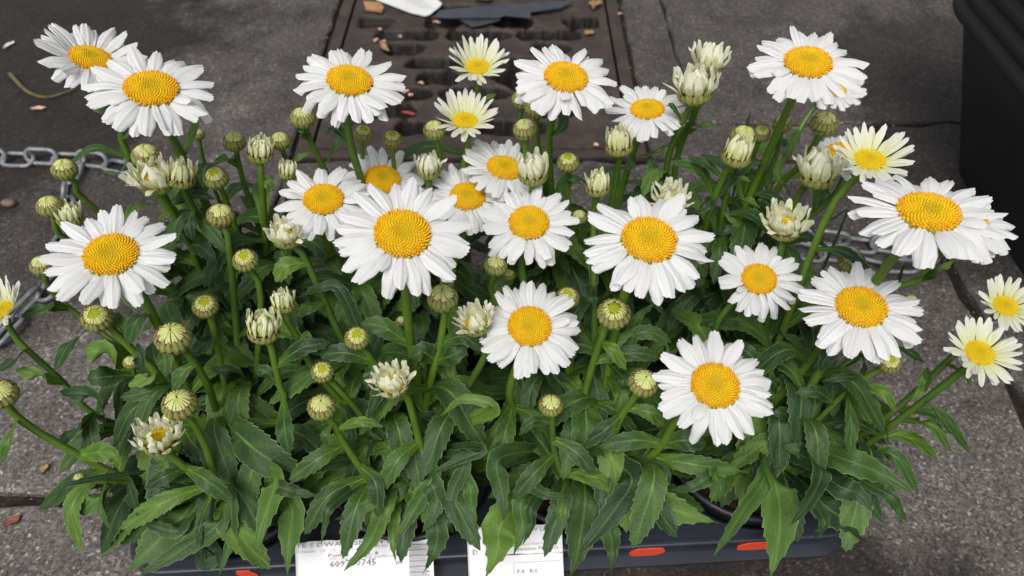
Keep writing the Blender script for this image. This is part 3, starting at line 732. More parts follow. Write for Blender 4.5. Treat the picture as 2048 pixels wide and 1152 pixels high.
def folded(seed, hole):
    """pale strips folded inward over the bud's crown; hole = radius left open in the middle"""
    rn = random.Random(seed); v = []; f = []; cols = []; cnt = 22
    for k in range(cnt):
        a0 = 2 * math.pi * k / cnt + rn.uniform(-.05, .05); o = len(v); h = hole * rn.uniform(.8, 1.25) + rn.uniform(0, .05); lift = rn.uniform(0, .06)
        for i in range(6):
            t = i / 5; r = lerp(.80, h, t); ph = math.asin(clamp(r * .97, 0, 1)); z = math.cos(ph) * .84 + lift * math.sin(math.pi * t) + .04 * t + .02
            w_ = (2 * math.pi / cnt) * r * .43 + .006
            for j in (-1, 0, 1):
                q = Vector((r, j * w_, z - .05 * abs(j) + (.02 if j == 0 else 0))); c, s = math.cos(a0), math.sin(a0)
                v.append((q.x * c - q.y * s, q.x * s + q.y * c, q.z)); m_ = rn.uniform(.9, 1.1)
                b = [lerp(x, y, t) for x, y in zip((.64, .66, .27), (.62, .69, .22))]; cols.append([x * m_ * (.7 if j else 1) for x in b])
        f += grid_faces(6, 3, o)
    n = 14; o = len(v)                                               # dark green core closing the bud under the strips
    for i in range(5):
        r = .93 * i / 4; z = math.sqrt(max(0, 1 - (r * .97) ** 2)) * .84 - .06
        for j in range(n): a = 2 * math.pi * j / n; v.append((r * math.cos(a), r * math.sin(a), z)); cols.append((.12, .17, .03))
    f += grid_faces(5, n, o, True)
    return mesh('folded_petals', v, f, M_FOLD, None, cols)
FOLD = [folded(i, .05) for i in range(4)]; FOLDY = [folded(10 + i, .38) for i in range(3)]

# ------------------------------------------------------------------ flower placement (pixels of the photograph; distance from each head's usual size)
def canopy(y):   # distance of the leaf canopy and buds by picture height
    ks = [(0, .60), (200, .565), (400, .545), (650, .515), (800, .51), (950, .515), (1152, .525)]
    for (a, b), (c, d) in zip(ks, ks[1:]):
        if y <= c: return lerp(b, d, clamp((y - a) / (c - a)))
    return ks[-1][1]
HEADS = []   # kind, x, y, width px, ratio, lean deg, waypoints, options
def D_(x, y, W, ratio, lean, wp=(), **k): HEADS.append(('full', x, y, W, ratio, lean, list(wp), k))
D_(302, 172, 245, .64, -8, [(362, 310)]); D_(182, 112, 192, .55, 4, [(240, 250), (262, 320)], cup=24, dr=.38)
D_(699, 156, 218, .62, 3, [(702, 290)]); D_(1133, 150, 214, .62, 13, [(1098, 290)]); D_(1618, 120, 226, .60, 17, [(1570, 230), (1500, 390)])
D_(1295, 215, 166, .54, 3, [(1252, 350)], cup=14); D_(647, 395, 192, .74, -6, [(662, 500)]); D_(766, 355, 172, .74, 8, (), dz=.02); D_(935, 390, 172, .76, 3, (), dz=.015, cup=8)
D_(1010, 332, 176, .60, 12, (), dz=.025, cup=10); D_(1058, 442, 196, .80, 3, [(1044, 540)]); D_(805, 463, 276, .83, 5, [(822, 690)]); D_(1300, 475, 270, .77, 18, [(1262, 545), (1225, 690)])
D_(1060, 650, 214, .90, 10, [(1020, 800)]); D_(1432, 768, 238, .88, 28, [(1354, 839), (1322, 891), (1262, 946)]); D_(1519, 556, 168, .86, 22, [(1482, 591), (1430, 661)], cup=10, dz=-.02)
D_(1724, 610, 240, .76, 22, [(1682, 671), (1606, 800), (1545, 915)]); D_(1860, 418, 288, .58, 20, [(1803, 484), (1772, 535)]); D_(1940, 440, 176, .60, 24, [(1855, 532), (1827, 565)], dz=.02)
D_(220, 505, 248, .76, -22, [(257, 546), (320, 660)]); D_(1672, 300, 158, .48, -14, (), dz=.0)
D_(1668, 176, 120, .5, 20, [(1620, 225), (1535, 385)], dz=.03, cup=20)
def Y_(x, y, W, ratio, lean, wp=(), **k): HEADS.append(('young', x, y, W, ratio, lean, list(wp), k))
Y_(955, 131, 138, .58, 2, [(953, 190)], cup=44); Y_(930, 238, 144, .56, 2, [(934, 300)], cup=42); Y_(1740, 316, 172, .60, 18, [(1715, 352), (1650, 440)], cup=32)
Y_(1961, 704, 158, .76, 36, [(1911, 752), (1758, 870), (1675, 932)], cup=36); Y_(2012, 610, 132, .74, 34, [(1950, 668), (1824, 790), (1713, 877)], cup=42); Y_(4, 618, 120, .6, -35, [(30, 675), (118, 757), (198, 835)], cup=50)
def C_(x, y, W, ratio, lean, wp=(), **k): HEADS.append(('cream', x, y, W, ratio, lean, list(wp), k))
C_(308, 352, 118, .58, -25, [(333, 404), (378, 484), (417, 570)]); C_(572, 466, 96, .6, -12, [(602, 504), (644, 591), (682, 674)]); C_(1572, 444, 114, .68, 10, [(1562, 500)], dz=.026)
C_(784, 762, 104, .72, -20, [(814, 794), (835, 870), (854, 950)]); C_(318, 873, 116, .80, -12, [(351, 919), (375, 939), (441, 1000)]); C_(950, 640, 98, .68, -18, [(975, 700)]); C_(1342, 398, 100, .6, 12, (), dz=.02)
def B_(x, y, W, ratio, lean, flare, wp=(), **k): k['flare'] = flare; HEADS.append(('tuft', x, y, W, ratio, lean, list(wp), k))
B_(1390, 176, 90, .38, 2, 34, [(1372, 230), (1332, 350)]); B_(1418, 124, 76, .35, 14, 26, [(1400, 200), (1350, 340)], dz=.012); B_(1238, 287, 70, .42, -2, 9, [(1232, 360)]); B_(1475, 306, 76, .45, 22, 3, [(1454, 337), (1412, 450)])
B_(1196, 370, 62, .55, 6, 4); B_(1066, 342, 76, .55, 0, 16); B_(361, 350, 72, .5, 4, 5, [(368, 383), (420, 490), (455, 619)]); B_(138, 432, 62, .5, -12, 6, dz=.02); B_(527, 655, 82, .62, -4, 8, [(540, 688), (560, 775), (569, 805)])
B_(566, 605, 58, .5, -4, 8, [(575, 643), (602, 688), (620, 727)]); B_(520, 302, 66, .5, 2, 5); B_(575, 342, 46, .5, 0, 8, dz=.02); B_(858, 336, 60, .5, 0, 14, dz=.03); B_(1638, 342, 94, .48, 12, 20, [(1605, 378), (1590, 405)], dz=.018)
def A_(x, y, W, st, wp=(), **k): HEADS.append(('bud', x, y, W, None, None, list(wp), dict(k, st=st)))
A_(128, 335, 50, 'c', [(150, 362), (175, 405)]); A_(83, 528, 46, 'c'); A_(98, 409, 50, 'c'); A_(193, 633, 61, 'y', [(215, 650), (271, 706), (319, 754)]); A_(345, 672, 73, 'c', [(368, 699), (417, 775)])
A_(410, 610, 52, 'y', [(425, 650)]); A_(358, 805, 70, 'c', [(382, 842), (410, 891), (435, 955)]); A_(261, 723, 30, 'c'); A_(431, 353, 50, 'y'); A_(441, 427, 55, 'c', [(455, 470)]); A_(490, 518, 52, 'y', [(505, 545), (522, 600)])
A_(468, 280, 46, 'c'); A_(560, 279, 42, 'c'); A_(605, 232, 50, 'c', [(612, 258), (640, 322)]); A_(291, 308, 58, 'c'); A_(396, 267, 26, 'c'); A_(727, 265, 40, 'y'); A_(785, 276, 40, 'y'); A_(868, 257, 46, 'c'); A_(1050, 255, 50, 'c'); A_(1045, 195, 44, 'c')
A_(1073, 212, 48, 'c'); A_(1136, 322, 46, 'y'); A_(1488, 270, 54, 'c'); A_(1523, 265, 38, 'y'); A_(1566, 245, 40, 'c'); A_(1650, 243, 56, 'c', [(1600, 330), (1550, 385)]); A_(992, 528, 48, 'c'); A_(885, 592, 64, 'c', [(890, 626), (880, 688), (859, 775)])
A_(714, 674, 51, 'y', [(724, 695), (752, 737)]); A_(645, 742, 47, 'y', [(661, 762), (706, 811), (755, 870)]); A_(643, 811, 58, 'c', [(658, 835), (693, 894), (738, 955)]); A_(1102, 808, 50, 'c', [(1104, 832), (1107, 891), (1121, 945)])
A_(1228, 624, 69, 'h', [(1211, 654), (1177, 758), (1168, 810)]); A_(1288, 763, 62, 'c', [(1274, 787), (1243, 832), (1218, 887)], lean=25); A_(1780, 722, 47, 'y', [(1762, 737), (1703, 775), (1619, 853)], lean=35); A_(1135, 594, 50, 'y', dz=.02)
A_(1703, 522, 52, 'c', [(1654, 619), (1612, 758)], dz=.02); A_(2, 785, 62, 'c', [(30, 830), (111, 884), (257, 957)], lean=-40); A_(803, 641, 24, 'c', dz=.02); A_(1018, 548, 26, 'c', dz=.01); A_(1158, 432, 34, 'c', dz=.02); A_(158, 955, 24, 'c', [(230, 965)]); A_(1822, 600, 28, 'c', dz=.03)

def head_depth(kind, x, y, W, k):
    if kind == 'full': d = .487 * (235 / W) ** .5
    elif kind == 'young': d = .50 * (150 / W) ** .3 + (.07 if y < 290 else .02 if y < 350 else 0)
    elif kind == 'cream': d = canopy(y) - .012
    elif kind == 'tuft': d = canopy(y) - .008 - (.02 if y < 220 else 0)
    else: d = canopy(y) * (52 / max(W, 34)) ** .12
    return d + k.get('dz', 0)
BLOOMS = []
STEMS = []   # dicts: plant key, pts (3-D, top to bottom)
def basis(x, y, ratio, lean):
    r = ray(x, y).normalized(); tocam = -r
    up = (UPV - r * UPV.dot(r)).normalized(); rt = up.cross(tocam).normalized()
    s = math.sqrt(max(0, 1 - ratio * ratio)); le = R(lean)
    n = (tocam * ratio + (up * math.cos(le) + rt * math.sin(le)) * s).normalized()
    a = rt.cross(n).normalized(); b = a.cross(n) * -1
    return n, Matrix((( (n.cross(a)).x, a.x, n.x), ((n.cross(a)).y, a.y, n.y), ((n.cross(a)).z, a.z, n.z)))
def near_crown(p, last=None):
    best = None
    for key, c in CROWN.items():
        q = Vector(((p.x - c.x) * .95, p.y - .035 * clamp((p.z - .12) / .2) - c.y, 0)); s = q.length
        if last is not None:
            cx, cy, _ = proj(c); s = s * .5 + math.hypot(cx - last[0], cy - last[1]) / F * .5
        if best is None or s < best[0]: best = (s, key)
    return best[1]
def local(o_root, M): return Matrix.Translation(-Vector(o_root.location)) @ M
for hi, (kind, x, y, W, ratio, lean, wp, k) in enumerate(HEADS):
    d = head_depth(kind, x, y, W, k); c = P(x, y, d); rn = random.Random(500 + hi)
    if ratio is None:
        ratio = lerp(.50, .84, clamp((y - 150) / 600)); lean = k.get('lean', (x - 1000) / 1000 * 26) + rn.uniform(-8, 8)
        if k['st'] in 'yh': ratio = min(.93, ratio + .10)
    n, Rm = basis(x, y, ratio, lean)
    rad = W / 2 * d / F * (1.06 if kind == 'full' else 1.22 if kind == 'cream' else 1.0)                                        # real radius of the whole head
    key = near_crown(c, wp[-1] if len(wp) and wp[-1][1] > 800 else None); root = PL[key]
    spin = Matrix.Rotation(rn.uniform(0, 6.28), 3, 'Z')
    def place(o, center, Rm3, sc):
        M = Matrix.Translation(center) @ (Rm3.to_4x4()) @ Matrix.Diagonal((sc, sc, sc, 1)); o.matrix_basis = local(root, M)
    if kind != 'bud': BLOOMS.append((c, rad * 1.05 + .006))
    if kind in ('full', 'young'):
        dr = k.get('dr', .385 if kind == 'full' else .36) * rad; base = c - n * (dr * .12)
        fl = obj('flower', CUPF, root); place(fl, base - n * (dr * .10), Rm @ spin, dr * .98); inv = 1 / (dr * .98)
        di = obj('disc', rn.choice(DISC if kind == 'full' else DISCY), fl); di.matrix_basis = Matrix.Translation((0, 0, .12)) @ Matrix.Diagonal((1.04, 1.04, 1.0, 1))
        cup = k.get('cup', 0); npet = rn.randint(28, 33) if kind == 'full' else rn.randint(26, 30); r0 = .88
        for q in range(npet):
            a = 2 * math.pi * (q + rn.uniform(-.28, .28)) / npet; layer = q % 2
            L = (rad / dr - r0) * rn.uniform(.90, 1.07) * (1.0 if layer else .97) / max(.55, math.cos(R(cup * .8)))
            if kind == 'young': L *= .92 if cup < 45 else 1.10
            low = (Rm @ spin).transposed() @ Vector((0, -.75, -.66)); el = cup + rn.gauss(0, 5.0) + (6 if layer else -4); el -= (.62 * cup + 4) * max(0, math.cos(a - math.atan2(low.y, low.x))); roll = rn.gauss(0, 9); yaw = rn.gauss(0, 4.5)
            bank = PET if kind == 'full' else YNG
            if kind == 'full' and rn.random() < .05: bank = PET_CURL
            if kind == 'full' and rn.random() < .035: L *= .62; el += 18
            # petals on the low side of a leaning head sag a little more
            me = rn.choice(bank); o = obj('petal', me, fl)
            wsc = L * rn.uniform(.88, 1.14) * (1.0 if kind == 'full' else 1.0) / (L / (rad / dr - r0)) ** .5
            o.matrix_basis = Matrix.Rotation(a, 4, 'Z') @ Matrix.Translation((r0, 0, .10 - .05 * layer)) @ Matrix.Rotation(R(yaw), 4, 'Z') @ Matrix.Rotation(-R(el), 4, 'Y') @ Matrix.Rotation(R(roll), 4, 'X') @ Matrix.Diagonal((L, wsc, L, 1))
        stem_top = base - n * (dr * .40); srad = .0027 * (W / 235) ** .4
    elif kind == 'cream':
        dr = .40 * rad; base = c - n * (dr * .25)
        fl = obj('flower', rn.choice(CUPO), root); place(fl, base - n * dr * .30, Rm @ spin, dr * 1.15)
        di = obj('disc', rn.choice(DISCY), fl); di.matrix_basis = Matrix.Translation((0, 0, .12)) @ Matrix.Diagonal((.80, .80, .9, 1))
        npet = rn.randint(34, 38)
        for q in range(npet):
            a = 2 * math.pi * (q + rn.uniform(-.3, .3)) / npet; lay = q % 3
            L = rn.uniform(1.0, 1.4); el = (40, 62, 82)[lay] + rn.gauss(0, 9)
            o = obj('petal', rn.choice(CRM), fl); s = L * rn.uniform(.9, 1.15)
            o.matrix_basis = Matrix.Rotation(a, 4, 'Z') @ Matrix.Translation((.80 - .05 * lay, 0, .05)) @ Matrix.Rotation(-R(el), 4, 'Y') @ Matrix.Rotation(R(rn.gauss(0, 14)), 4, 'X') @ Matrix.Diagonal((L, s, L, 1))
        stem_top = base - n * (dr * .95); srad = .0024
    elif kind == 'tuft':
        rb = rad * .74; base = c - n * (rb * .35)
        fl = obj('opening_bud', rn.choice(CUPO), root); place(fl, base, Rm @ spin, rb)
        co = obj('core', rn.choice(FOLD), fl); co.matrix_basis = Matrix.Translation((0, 0, -.15)) @ Matrix.Diagonal((.86, .86, 1.15, 1))
        npet = 36; flare = k['flare']
        for q in range(npet):
            lay = q % 3; a = 2 * math.pi * (q + rn.uniform(-.35, .35)) / npet
            L = rn.uniform(1.1, 1.5) * (1.0, .98, .9)[lay]; el = 90 - (flare + 4) * (1.0, .5, .0)[lay] + (0, 4, 14)[lay] + rn.gauss(0, 5)
            o = obj('petal', rn.choice(TUF if flare < 14 else CRM), fl); s = L * rn.uniform(.85, 1.1)
            o.matrix_basis = Matrix.Rotation(a, 4, 'Z') @ Matrix.Translation(((.90, .74, .55)[lay], 0, .08 + .1 * lay)) @ Matrix.Rotation(-R(el), 4, 'Y') @ Matrix.Rotation(R(rn.gauss(0, 12)), 4, 'X') @ Matrix.Diagonal((L, s, L, 1))
        stem_top = base - n * (rb * .55); srad = .0023
    else:
        rb = rad * .93; base = c - n * (rb * .25); st = k['st']
        fl = obj('bud', rn.choice(CUP), root); place(fl, base, Rm @ spin, rb)
        fo = obj('folded_petals', rn.choice(FOLD if st == 'c' else FOLDY), fl); fo['kind'] = 'stuff'; fo.matrix_basis = Matrix.Diagonal((.97, .97, 1.02, 1))
        if st != 'c':
            di = obj('disc', DISCG[0], fl); q = .46 if st == 'y' else .36; di.matrix_basis = Matrix.Translation((0, 0, .74)) @ Matrix.Diagonal((q, q, .35, 1))
        stem_top = base - n * (rb * .70); srad = .0021 * clamp(W / 50, .7, 1.15)
    # stem from the head down to its crown
    cr = CROWN[key]; a = rn.uniform(0, 6.28); rr = rn.uniform(.004, .020)
    foot = cr + Vector((rr * math.cos(a), rr * math.sin(a), -.004)); out = (Vector((c.x, c.y, 0)) - Vector((cr.x, cr.y, 0)))
    pts = [stem_top]
    if wp:
        fx, fy, fd = proj(foot); sx, sy, sdp = proj(stem_top); px = [(sx, sy)] + wp + [(fx, fy)]
        ln = [math.hypot(px[i + 1][0] - px[i][0], px[i + 1][1] - px[i][1]) for i in range(len(px) - 1)]; tot = sum(ln); acc = 0
        tot = max(tot, 420)
        for i, (qx, qy) in enumerate(wp):
            acc += ln[i]; t = acc / tot; pts.append(P(qx, qy, lerp(sdp, fd, t)))
        lastp = pts[-1]
        if (lastp - foot).length > .05: pts.append(lastp.lerp(foot, .55) + Vector((out.x, out.y, 0)) * .10)
    else:
        pts.append(stem_top - n * .02 - Vector((0, 0, .012)))
        pts.append(foot.lerp(stem_top, .5) + Vector((out.x, out.y, 0)) * .06)
    pts.append(foot)
    dense = cat_rom(pts, 22)
    dense[0] = stem_top + n * .002
    v, f = tube_geo([p - Vector(root.location) for p in dense], lambda t, s=srad: s * (1.18 if t < .04 else 1.0) * (1 + .22 * t), 10, .13)
    obj('stem', mesh('stem', v, f, M_STEM), root)
    STEMS.append(dict(key=key, pts=dense, rad=srad, kind=kind, y=y, x=x))

# ------------------------------------------------------------------ leaves
DOME = Vector((-.02, .40, -.02))
def leaf(root, spine, width, shape='stem', rn=random, up=None, fold=.22, teeth=True, petiole=0.0):
    """spine: 3-D points from base to tip"""
    L = sum((b - a).length for a, b in zip(spine, spine[1:])); ns = int(clamp(L / .0021, 18, 48)); pts = cat_rom(spine, ns + 1)
    us = [-1, -.55, -.14, .14, .55, 1]; v = []; uv = []; org = Vector(root.location); per = 3; wv1, wv2 = rn.uniform(0, 6.28), rn.uniform(0, 6.28); wamp = rn.uniform(.01, .07)
    twist = rn.uniform(-.35, .35); prevS = None
    for i, p in enumerate(pts):
        t = i / ns; T = (pts[min(i + 1, ns)] - pts[max(i - 1, 0)]).normalized()
        u0 = up if up is not None else ((p - DOME).normalized() * .40 + Vector((0, -.45, .55)))
        S = T.cross(u0)
        if S.length < 1e-3: S = T.cross(Vector((0, 1, .3)))
        S.normalize()
        if prevS is not None: S = (S * .5 + prevS * .5).normalized()
        prevS = S; N = S.cross(T).normalized()
        if N.dot(u0) < 0: N = -N
        tw = twist * (t - .3); S2 = S * math.cos(tw) + N * math.sin(tw); N2 = N * math.cos(tw) - S * math.sin(tw)
        if shape == 'stem': w_ = (.46 + .54 * smooth(t / .48)) * (1 - clamp((t - .55) / .45) ** 2.2) ** .9
        else: w_ = (.20 + .80 * smooth(t / .58)) * (1 - smooth((t - .62) / .38) ** 2.1)
        if petiole and t < petiole: w_ = lerp(.14, w_, smooth(t / petiole) ** 2)
        w_ = max(w_, .02) * width / 2
        tooth = teeth and (i % per == 0) and .10 < t < .95
        for u in us:
            uu = u; fwd = 0
            if abs(u) == 1:
                if tooth: uu = u * (1 + min(.0011 / max(w_, .004), .14)); fwd = .0016
                elif teeth and i % per == 1 and .1 < t < .95: uu = u * .985
            off = fold * abs(uu) ** 1.3 * w_ - .10 * w_ * uu * uu * uu * uu
            off += wamp * w_ * abs(uu) ** 2 * (math.sin(9 * t + wv1 + (2 if u > 0 else 0)) + .5 * math.sin(19 * t + wv2 * u))
            v.append(p + S2 * (uu * w_) + N2 * off + T * fwd - org); uv.append(((u + 1) / 2, t))
    me = mesh('leaf', v, grid_faces(ns + 1, len(us)), M_LEAF, uv)
    return obj('leaf', me, root)

SC = 512 / 1475.0
def tile(x0, y0, rows): return [([(x0 + q[i] * SC, y0 + q[i + 1] * SC) for i in (0, 2, 4)], q[6] * SC, q[7] if len(q) > 7 else 0) for q in rows]
HAND = []
HAND += tile(0, 752, [(575,545,420,740,465,1015,130),(1150,660,960,720,690,885,112),(1080,545,1190,600,1340,720,112),(1040,545,950,580,835,645,78),(1060,800,900,960,720,1150,250,2),(1270,840,1080,980,800,1150,125,1),
 (1330,700,1330,930,1260,1150,115,1),(1170,730,1150,880,1155,1035,55),(760,560,750,650,790,780,135),(600,640,580,760,645,895,55),(430,615,370,650,300,725,50),(690,660,560,710,450,795,115),(560,260,430,310,320,410,92),
 (730,290,560,330,440,450,62),(620,240,540,120,340,90,130),(1040,60,860,90,690,125,92),(70,260,45,380,15,495,72),(1380,95,1270,160,1190,260,82),(1310,630,1400,560,1480,480,95),(1230,230,1480,430,1765,600,225),(1150,250,1105,350,1110,510,92),
 (1030,880,900,870,780,790,110,1),(900,430,960,520,860,560,90),(470,470,620,440,700,510,110),(1180,1060,1250,1000,1280,1160,150,2)])
HAND += tile(512, 752, [(620,580,420,690,280,915,112),(510,410,370,470,190,600,102),(160,150,165,300,190,455,108),(600,500,690,620,700,815,100),(945,360,820,480,720,665,105),(960,350,1130,270,1380,255,102),(480,290,600,262,730,290,58),
 (1010,590,900,790,800,945,130,1),(1010,620,1040,740,960,900,155,1),(1195,500,1130,680,1110,875,112),(740,740,660,950,505,1125,118,1),(1040,860,1030,1000,960,1145,140,2),(800,800,790,960,810,1095,74,2),(430,750,400,850,375,970,82),
 (200,740,190,950,180,1180,175,2),(110,590,60,780,0,1000,175,1),(1300,430,1150,490,1010,570,105),(1370,190,1200,130,1065,230,105),(1440,170,1430,350,1370,540,112),(1400,480,1410,650,1430,840,160,1),(1420,850,1390,1000,1310,1190,230,2),
 (780,190,790,300,795,410,105),(470,160,540,300,560,430,92),(980,590,850,640,740,710,85),(950,520,870,560,790,630,82),(420,290,400,340,405,400,52),(140,640,250,670,355,690,130),(680,720,560,790,450,830,85),(1220,620,1240,760,1270,885,122),
 (740,520,600,560,520,620,110),(60,440,180,420,280,400,110),(330,520,260,560,180,640,120)])
HAND += tile(1024, 752, [(240,455,130,560,5,710,102),(245,365,370,440,475,565,98),(215,235,120,260,40,345,58),(430,540,350,620,250,725,98),(440,380,510,560,530,755,125),(650,230,550,300,420,395,92),(690,590,600,760,385,1020,170,1),(850,400,700,370,500,410,105),
 (800,490,1020,505,1320,550,112),(730,700,930,770,1200,850,195,2),(1450,590,1330,780,1160,1040,150,1),(645,-20,630,100,610,210,95),(690,180,790,210,880,295,85),(880,390,1000,370,1120,390,125),(420,720,390,950,330,1180,205,2),(560,880,580,1020,570,1160,125,2),
 (290,740,275,870,250,980,82,1),(60,720,60,870,10,1030,130,1),(120,750,110,860,60,975,92,1),(880,550,880,650,880,760,72),(1130,580,1030,640,910,660,112),(1475,540,1400,545,1310,550,56),(400,130,430,300,420,430,190),(1180,560,1200,640,1170,740,110,1),(100,600,200,680,330,690,120),(760,560,800,600,810,690,70)])
HAND += tile(1536, 752, [(300,530,250,700,120,865,170,1),(530,440,720,455,870,680,92),(470,490,640,560,840,680,180,1),(690,680,750,760,760,870,92,1),(320,740,450,840,560,980,200,2),(320,820,290,900,260,945,100,2),(360,545,430,570,485,655,42),(620,365,520,275,375,300,58),
 (880,160,970,205,1080,350,62),(760,245,930,275,1060,440,74),(540,55,660,90,740,205,82),(590,40,450,5,310,30,48),(430,490,260,450,80,400,112),(160,265,90,215,10,220,92),(110,210,60,90,20,0,102),(900,-10,880,70,830,140,72),(490,140,480,280,470,450,92),(420,640,520,680,600,780,200,1),
 (40,620,70,850,10,1190,245,2),(160,560,170,620,170,690,60),(380,150,280,90,150,100,80),(700,330,690,370,710,400,40)])
HAND += tile(0, 376, [(500,800,400,900,310,1060,112),(440,650,280,680,115,745,78),(860,680,790,760,735,900,112),(1130,190,1210,240,1300,375,92),(1090,330,1160,340,1250,430,102),(1190,410,1040,395,820,520,82),(1020,460,920,510,840,620,125),(1060,660,1030,700,1070,760,95),(890,870,950,980,950,1090,115),
 (1115,1000,1050,1070,990,1160,92),(1430,880,1280,930,1150,1030,112),(1290,850,1190,890,1090,960,102),(1470,1090,1340,1055,1210,1040,92),(160,970,80,990,-20,1050,84),(330,1150,220,1080,90,1045,92),(1480,590,1350,555,1190,600,72),(740,1000,600,950,480,930,190),(1230,745,1290,765,1335,810,52),(1470,650,1370,690,1260,820,92),
 (1000,45,1120,40,1240,65,72),(1090,120,1090,200,1105,300,75),(680,1080,580,1090,500,1100,130),(760,860,700,800,640,720,110),(950,1090,860,1090,740,1140,90),(840,880,800,950,820,1060,100)])
HAND += tile(512, 376, [(250,400,180,450,110,540,112),(630,590,530,650,460,780,125),(500,610,380,570,230,640,112),(390,690,300,690,230,740,78),(880,890,730,800,600,780,112),(780,605,710,630,625,665,78),(140,1040,270,920,430,890,92),(640,1020,520,950,360,960,102),(150,430,80,450,0,520,64),(1080,870,1190,855,1310,940,92),
 (1040,980,960,945,890,980,125),(1070,1030,1140,960,1220,900,112),(105,1130,60,1060,-10,1045,82),(640,990,665,1060,640,1160,84),(490,405,400,395,300,430,64),(475,1010,480,1080,510,1150,64),(900,700,960,760,940,900,120),(700,1050,760,1100,860,1080,100),(260,830,300,850,270,900,50)])
HAND += tile(1024, 376, [(980,640,1010,760,1060,890,112),(510,880,570,920,660,1050,78),(510,1010,690,950,860,980,92),(1190,820,1320,790,1475,800,78),(1440,280,1330,220,1215,140,92),(1190,70,1130,90,1070,140,74),(1255,75,1340,60,1430,115,64),(600,880,780,830,920,890,84),(1120,310,1200,250,1300,230,84),(430,750,470,830,500,910,105),
 (420,540,450,620,490,680,84),(720,760,780,700,840,640,92),(640,1030,640,1100,620,1160,74),(1020,650,1130,680,1230,760,95),(860,900,900,960,1000,900,90),(120,560,60,520,170,465,70),(700,860,620,900,560,1000,80),(1200,900,1330,930,1420,1010,100)])
HAND += tile(1536, 376, [(610,950,760,915,905,1010,84),(870,545,980,480,1080,410,62),(740,520,780,460,830,430,84),(910,1010,900,1080,860,1160,84),(0,960,120,945,220,970,64),(250,650,262,740,258,840,92),(1050,1000,1120,1050,1175,1145,62),(-10,1010,60,1060,110,1090,84),(540,960,560,1020,520,1110,64),(450,150,380,180,300,140,30),(30,800,110,840,200,930,90),(380,860,340,960,300,1060,90)])
HAND += tile(0, 0, [(610,690,570,620,505,570,62),(1060,860,1110,760,1140,650,62),(740,950,690,990,580,990,42),(700,1000,650,1060,610,1095,42),(1400,870,1310,910,1220,950,62),(750,800,760,750,720,700,50),(1000,1130,1080,1110,1180,1090,80)])
HAND += tile(512, 0, [(400,950,450,850,490,770,62),(520,820,460,740,400,770,54),(1270,545,1330,562,1385,540,42),(570,700,640,690,705,680,34),(170,880,240,910,315,878,44),(0,1020,60,1050,110,1090,60),(280,800,260,770,265,720,40)])
HAND += tile(1024, 0, [(1000,790,1080,730,1200,735,44),(720,920,820,880,900,830,44),(970,640,920,610,880,612,42),(230,820,285,740,310,640,62),(1220,990,1120,940,1020,910,72),(1350,730,1372,670,1362,620,42),(1150,1130,1080,980,910,930,92),(720,920,680,965,610,970,52),(150,660,190,645,220,690,40),(300,990,340,1030,400,1060,44),(870,1040,820,970,780,910,70),(1250,1030,1310,1020,1380,1045,40)])
HAND += tile(1536, 0, [(160,720,140,830,100,940,72),(100,800,60,830,20,870,62),(350,1130,330,1090,285,1090,50),(150,1130,90,1060,40,1055,24)])
rn = random.Random(77)
samples = []
for s in STEMS:
    for i, p in enumerate(s['pts']):
        if i < 2: continue
        x, y, d = proj(p); samples.append((x, y, d, p, s))
for pts, wpx, lay in HAND:
    bx_, by_ = pts[0]; best = None
    for (x, y, d, p, s) in samples:
        dd = math.hypot(x - bx_, y - by_)
        if best is None or dd < best[0]: best = (dd, p, s, d)
    tipx, tipy = pts[2]
    if lay == 0 and best[0] < 34:
        d0 = best[3]; key = best[2]['key']; dm = canopy(pts[1][1]); dt = canopy(tipy)
        dj = rn.uniform(-.006, .004)
        sp = [best[1], P(pts[1][0], pts[1][1], lerp(d0, dm, .35) - .005 + dj), P(tipx, tipy, lerp(d0, dt, .45) + .002 + dj)]
        # arch: bring the first quarter slightly up from the stem
        leaf(PL[key], sp, wpx * .97 * (d0 + dm) / 2 / F, 'stem', rn, fold=rn.uniform(.10, .34))
    else:
        add = {0: .012, 1: .018, 2: .034}[lay] + rn.uniform(-.006, .008)
        q = [P(px_, py_, canopy(py_) + add * (1 if n_ < 2 else .55)) for n_, (px_, py_) in enumerate(pts)]
        key = near_crown(q[0]); cr = CROWN[key]; gap = (q[0] - cr).length
        if lay: key = min(CROWN, key=lambda kk: (CROWN[kk] - q[0]).length); cr = CROWN[key]; gap = (q[0] - cr).length
        foot = cr + (q[0] - cr) * .06; pre = [foot, foot.lerp(q[0], .55) + Vector((0, 0, .012))] if gap > .03 else []
        tot = sum((b - a).length for a, b in zip(pre + q, (pre + q)[1:])); vis = sum((b - a).length for a, b in zip(q, q[1:]))
        sh = 'basal' if lay == 2 else 'stem'
        leaf(PL[key], pre + q, wpx * canopy(pts[1][1]) / F * (1.0 if lay else .97), sh, rn, fold=rn.uniform(.08, .24), petiole=(1 - vis / tot) if pre else 0)

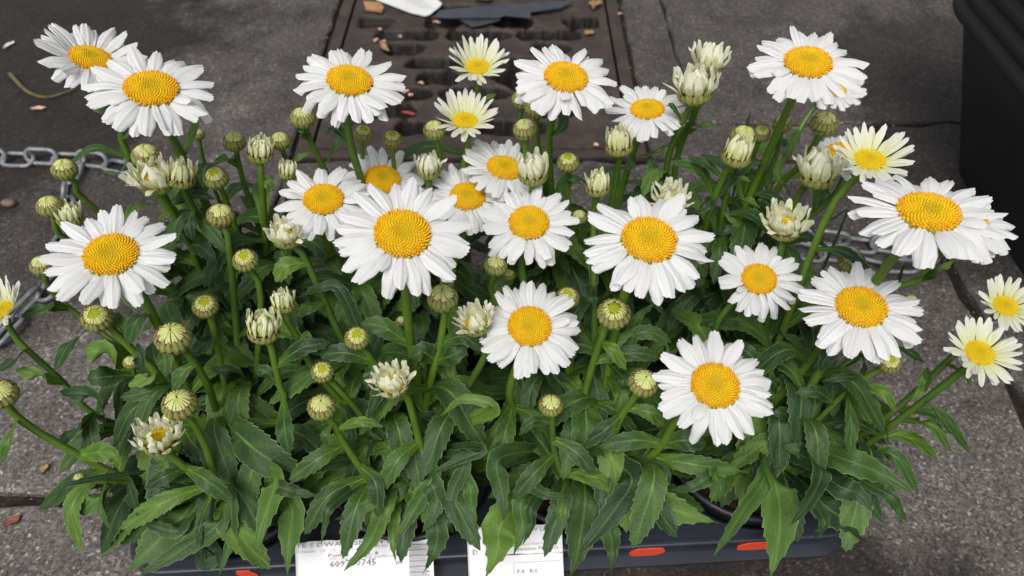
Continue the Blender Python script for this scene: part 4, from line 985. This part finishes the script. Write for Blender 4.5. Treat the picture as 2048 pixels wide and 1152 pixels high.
# the leaves along the stems that fill the inside of each plant
for s in STEMS:
    pts = s['pts']; root = PL[s['key']]; a = rn.uniform(0, 6.28); nl = 9 if s['kind'] != 'bud' else 8
    front = s['key'][1] == 0
    for q in range(nl):
        t = lerp(.30 if s['y'] < 420 else .46, .93, (q + rn.uniform(.1, .9)) / nl); i = int(t * (len(pts) - 1)); p = pts[i]; a += 2.4 + rn.uniform(-.3, .3)
        if front and math.sin(a) < -.55 and t > .8: continue
        L = lerp(.040, .084, t) * rn.uniform(.8, 1.25); up_ = rn.uniform(.25, .8); dr_ = Vector((math.cos(a), math.sin(a), 0)); side = Vector((-dr_.y, dr_.x, 0)) * rn.uniform(-.25, .25)
        sp = [p, p + (dr_ + side * .3) * L * .42 + Vector((0, 0, L * .42 * up_)), p + (dr_ + side) * L * .92 + Vector((0, 0, L * (up_ * .45 - rn.uniform(.15, .55))))]
        for z in sp: z.z = max(z.z, .058)
        if any((z - hc).length < hr for z in sp[1:] for hc, hr in BLOOMS): continue        # no leaf grows through an open flower
        leaf(root, sp, L * rn.uniform(.21, .29), 'stem', rn, up=Vector((0, 0, 1)) + dr_ * .25, fold=rn.uniform(.1, .35))
for key, root in PL.items():
    cr = CROWN[key]; a = rn.uniform(0, 6.28)
    for q in range(26):
        a += 2.4; dr_ = Vector((math.cos(a), math.sin(a), 0))
        short = key[1] == 0 and dr_.y < -.30
        L = (rn.uniform(.055, .082) if key[0] in (0, 3) else rn.uniform(.040, .058)) if short else rn.uniform(.075, .115); up_ = rn.uniform(.5, 1.0); 
        sp = [cr + dr_ * .008, cr + dr_ * L * .30 + Vector((0, 0, L * .34 * up_)), cr + dr_ * L * .66 + Vector((0, 0, L * .42 * up_)), cr + dr_ * L * .98 + Vector((0, 0, L * .25 * up_))]
        leaf(root, sp, L * rn.uniform(.24, .31), 'basal', rn, up=Vector((0, 0, 1)) + dr_ * .2, fold=rn.uniform(.1, .3))
scene.render.resolution_x = 1024; scene.render.resolution_y = 576
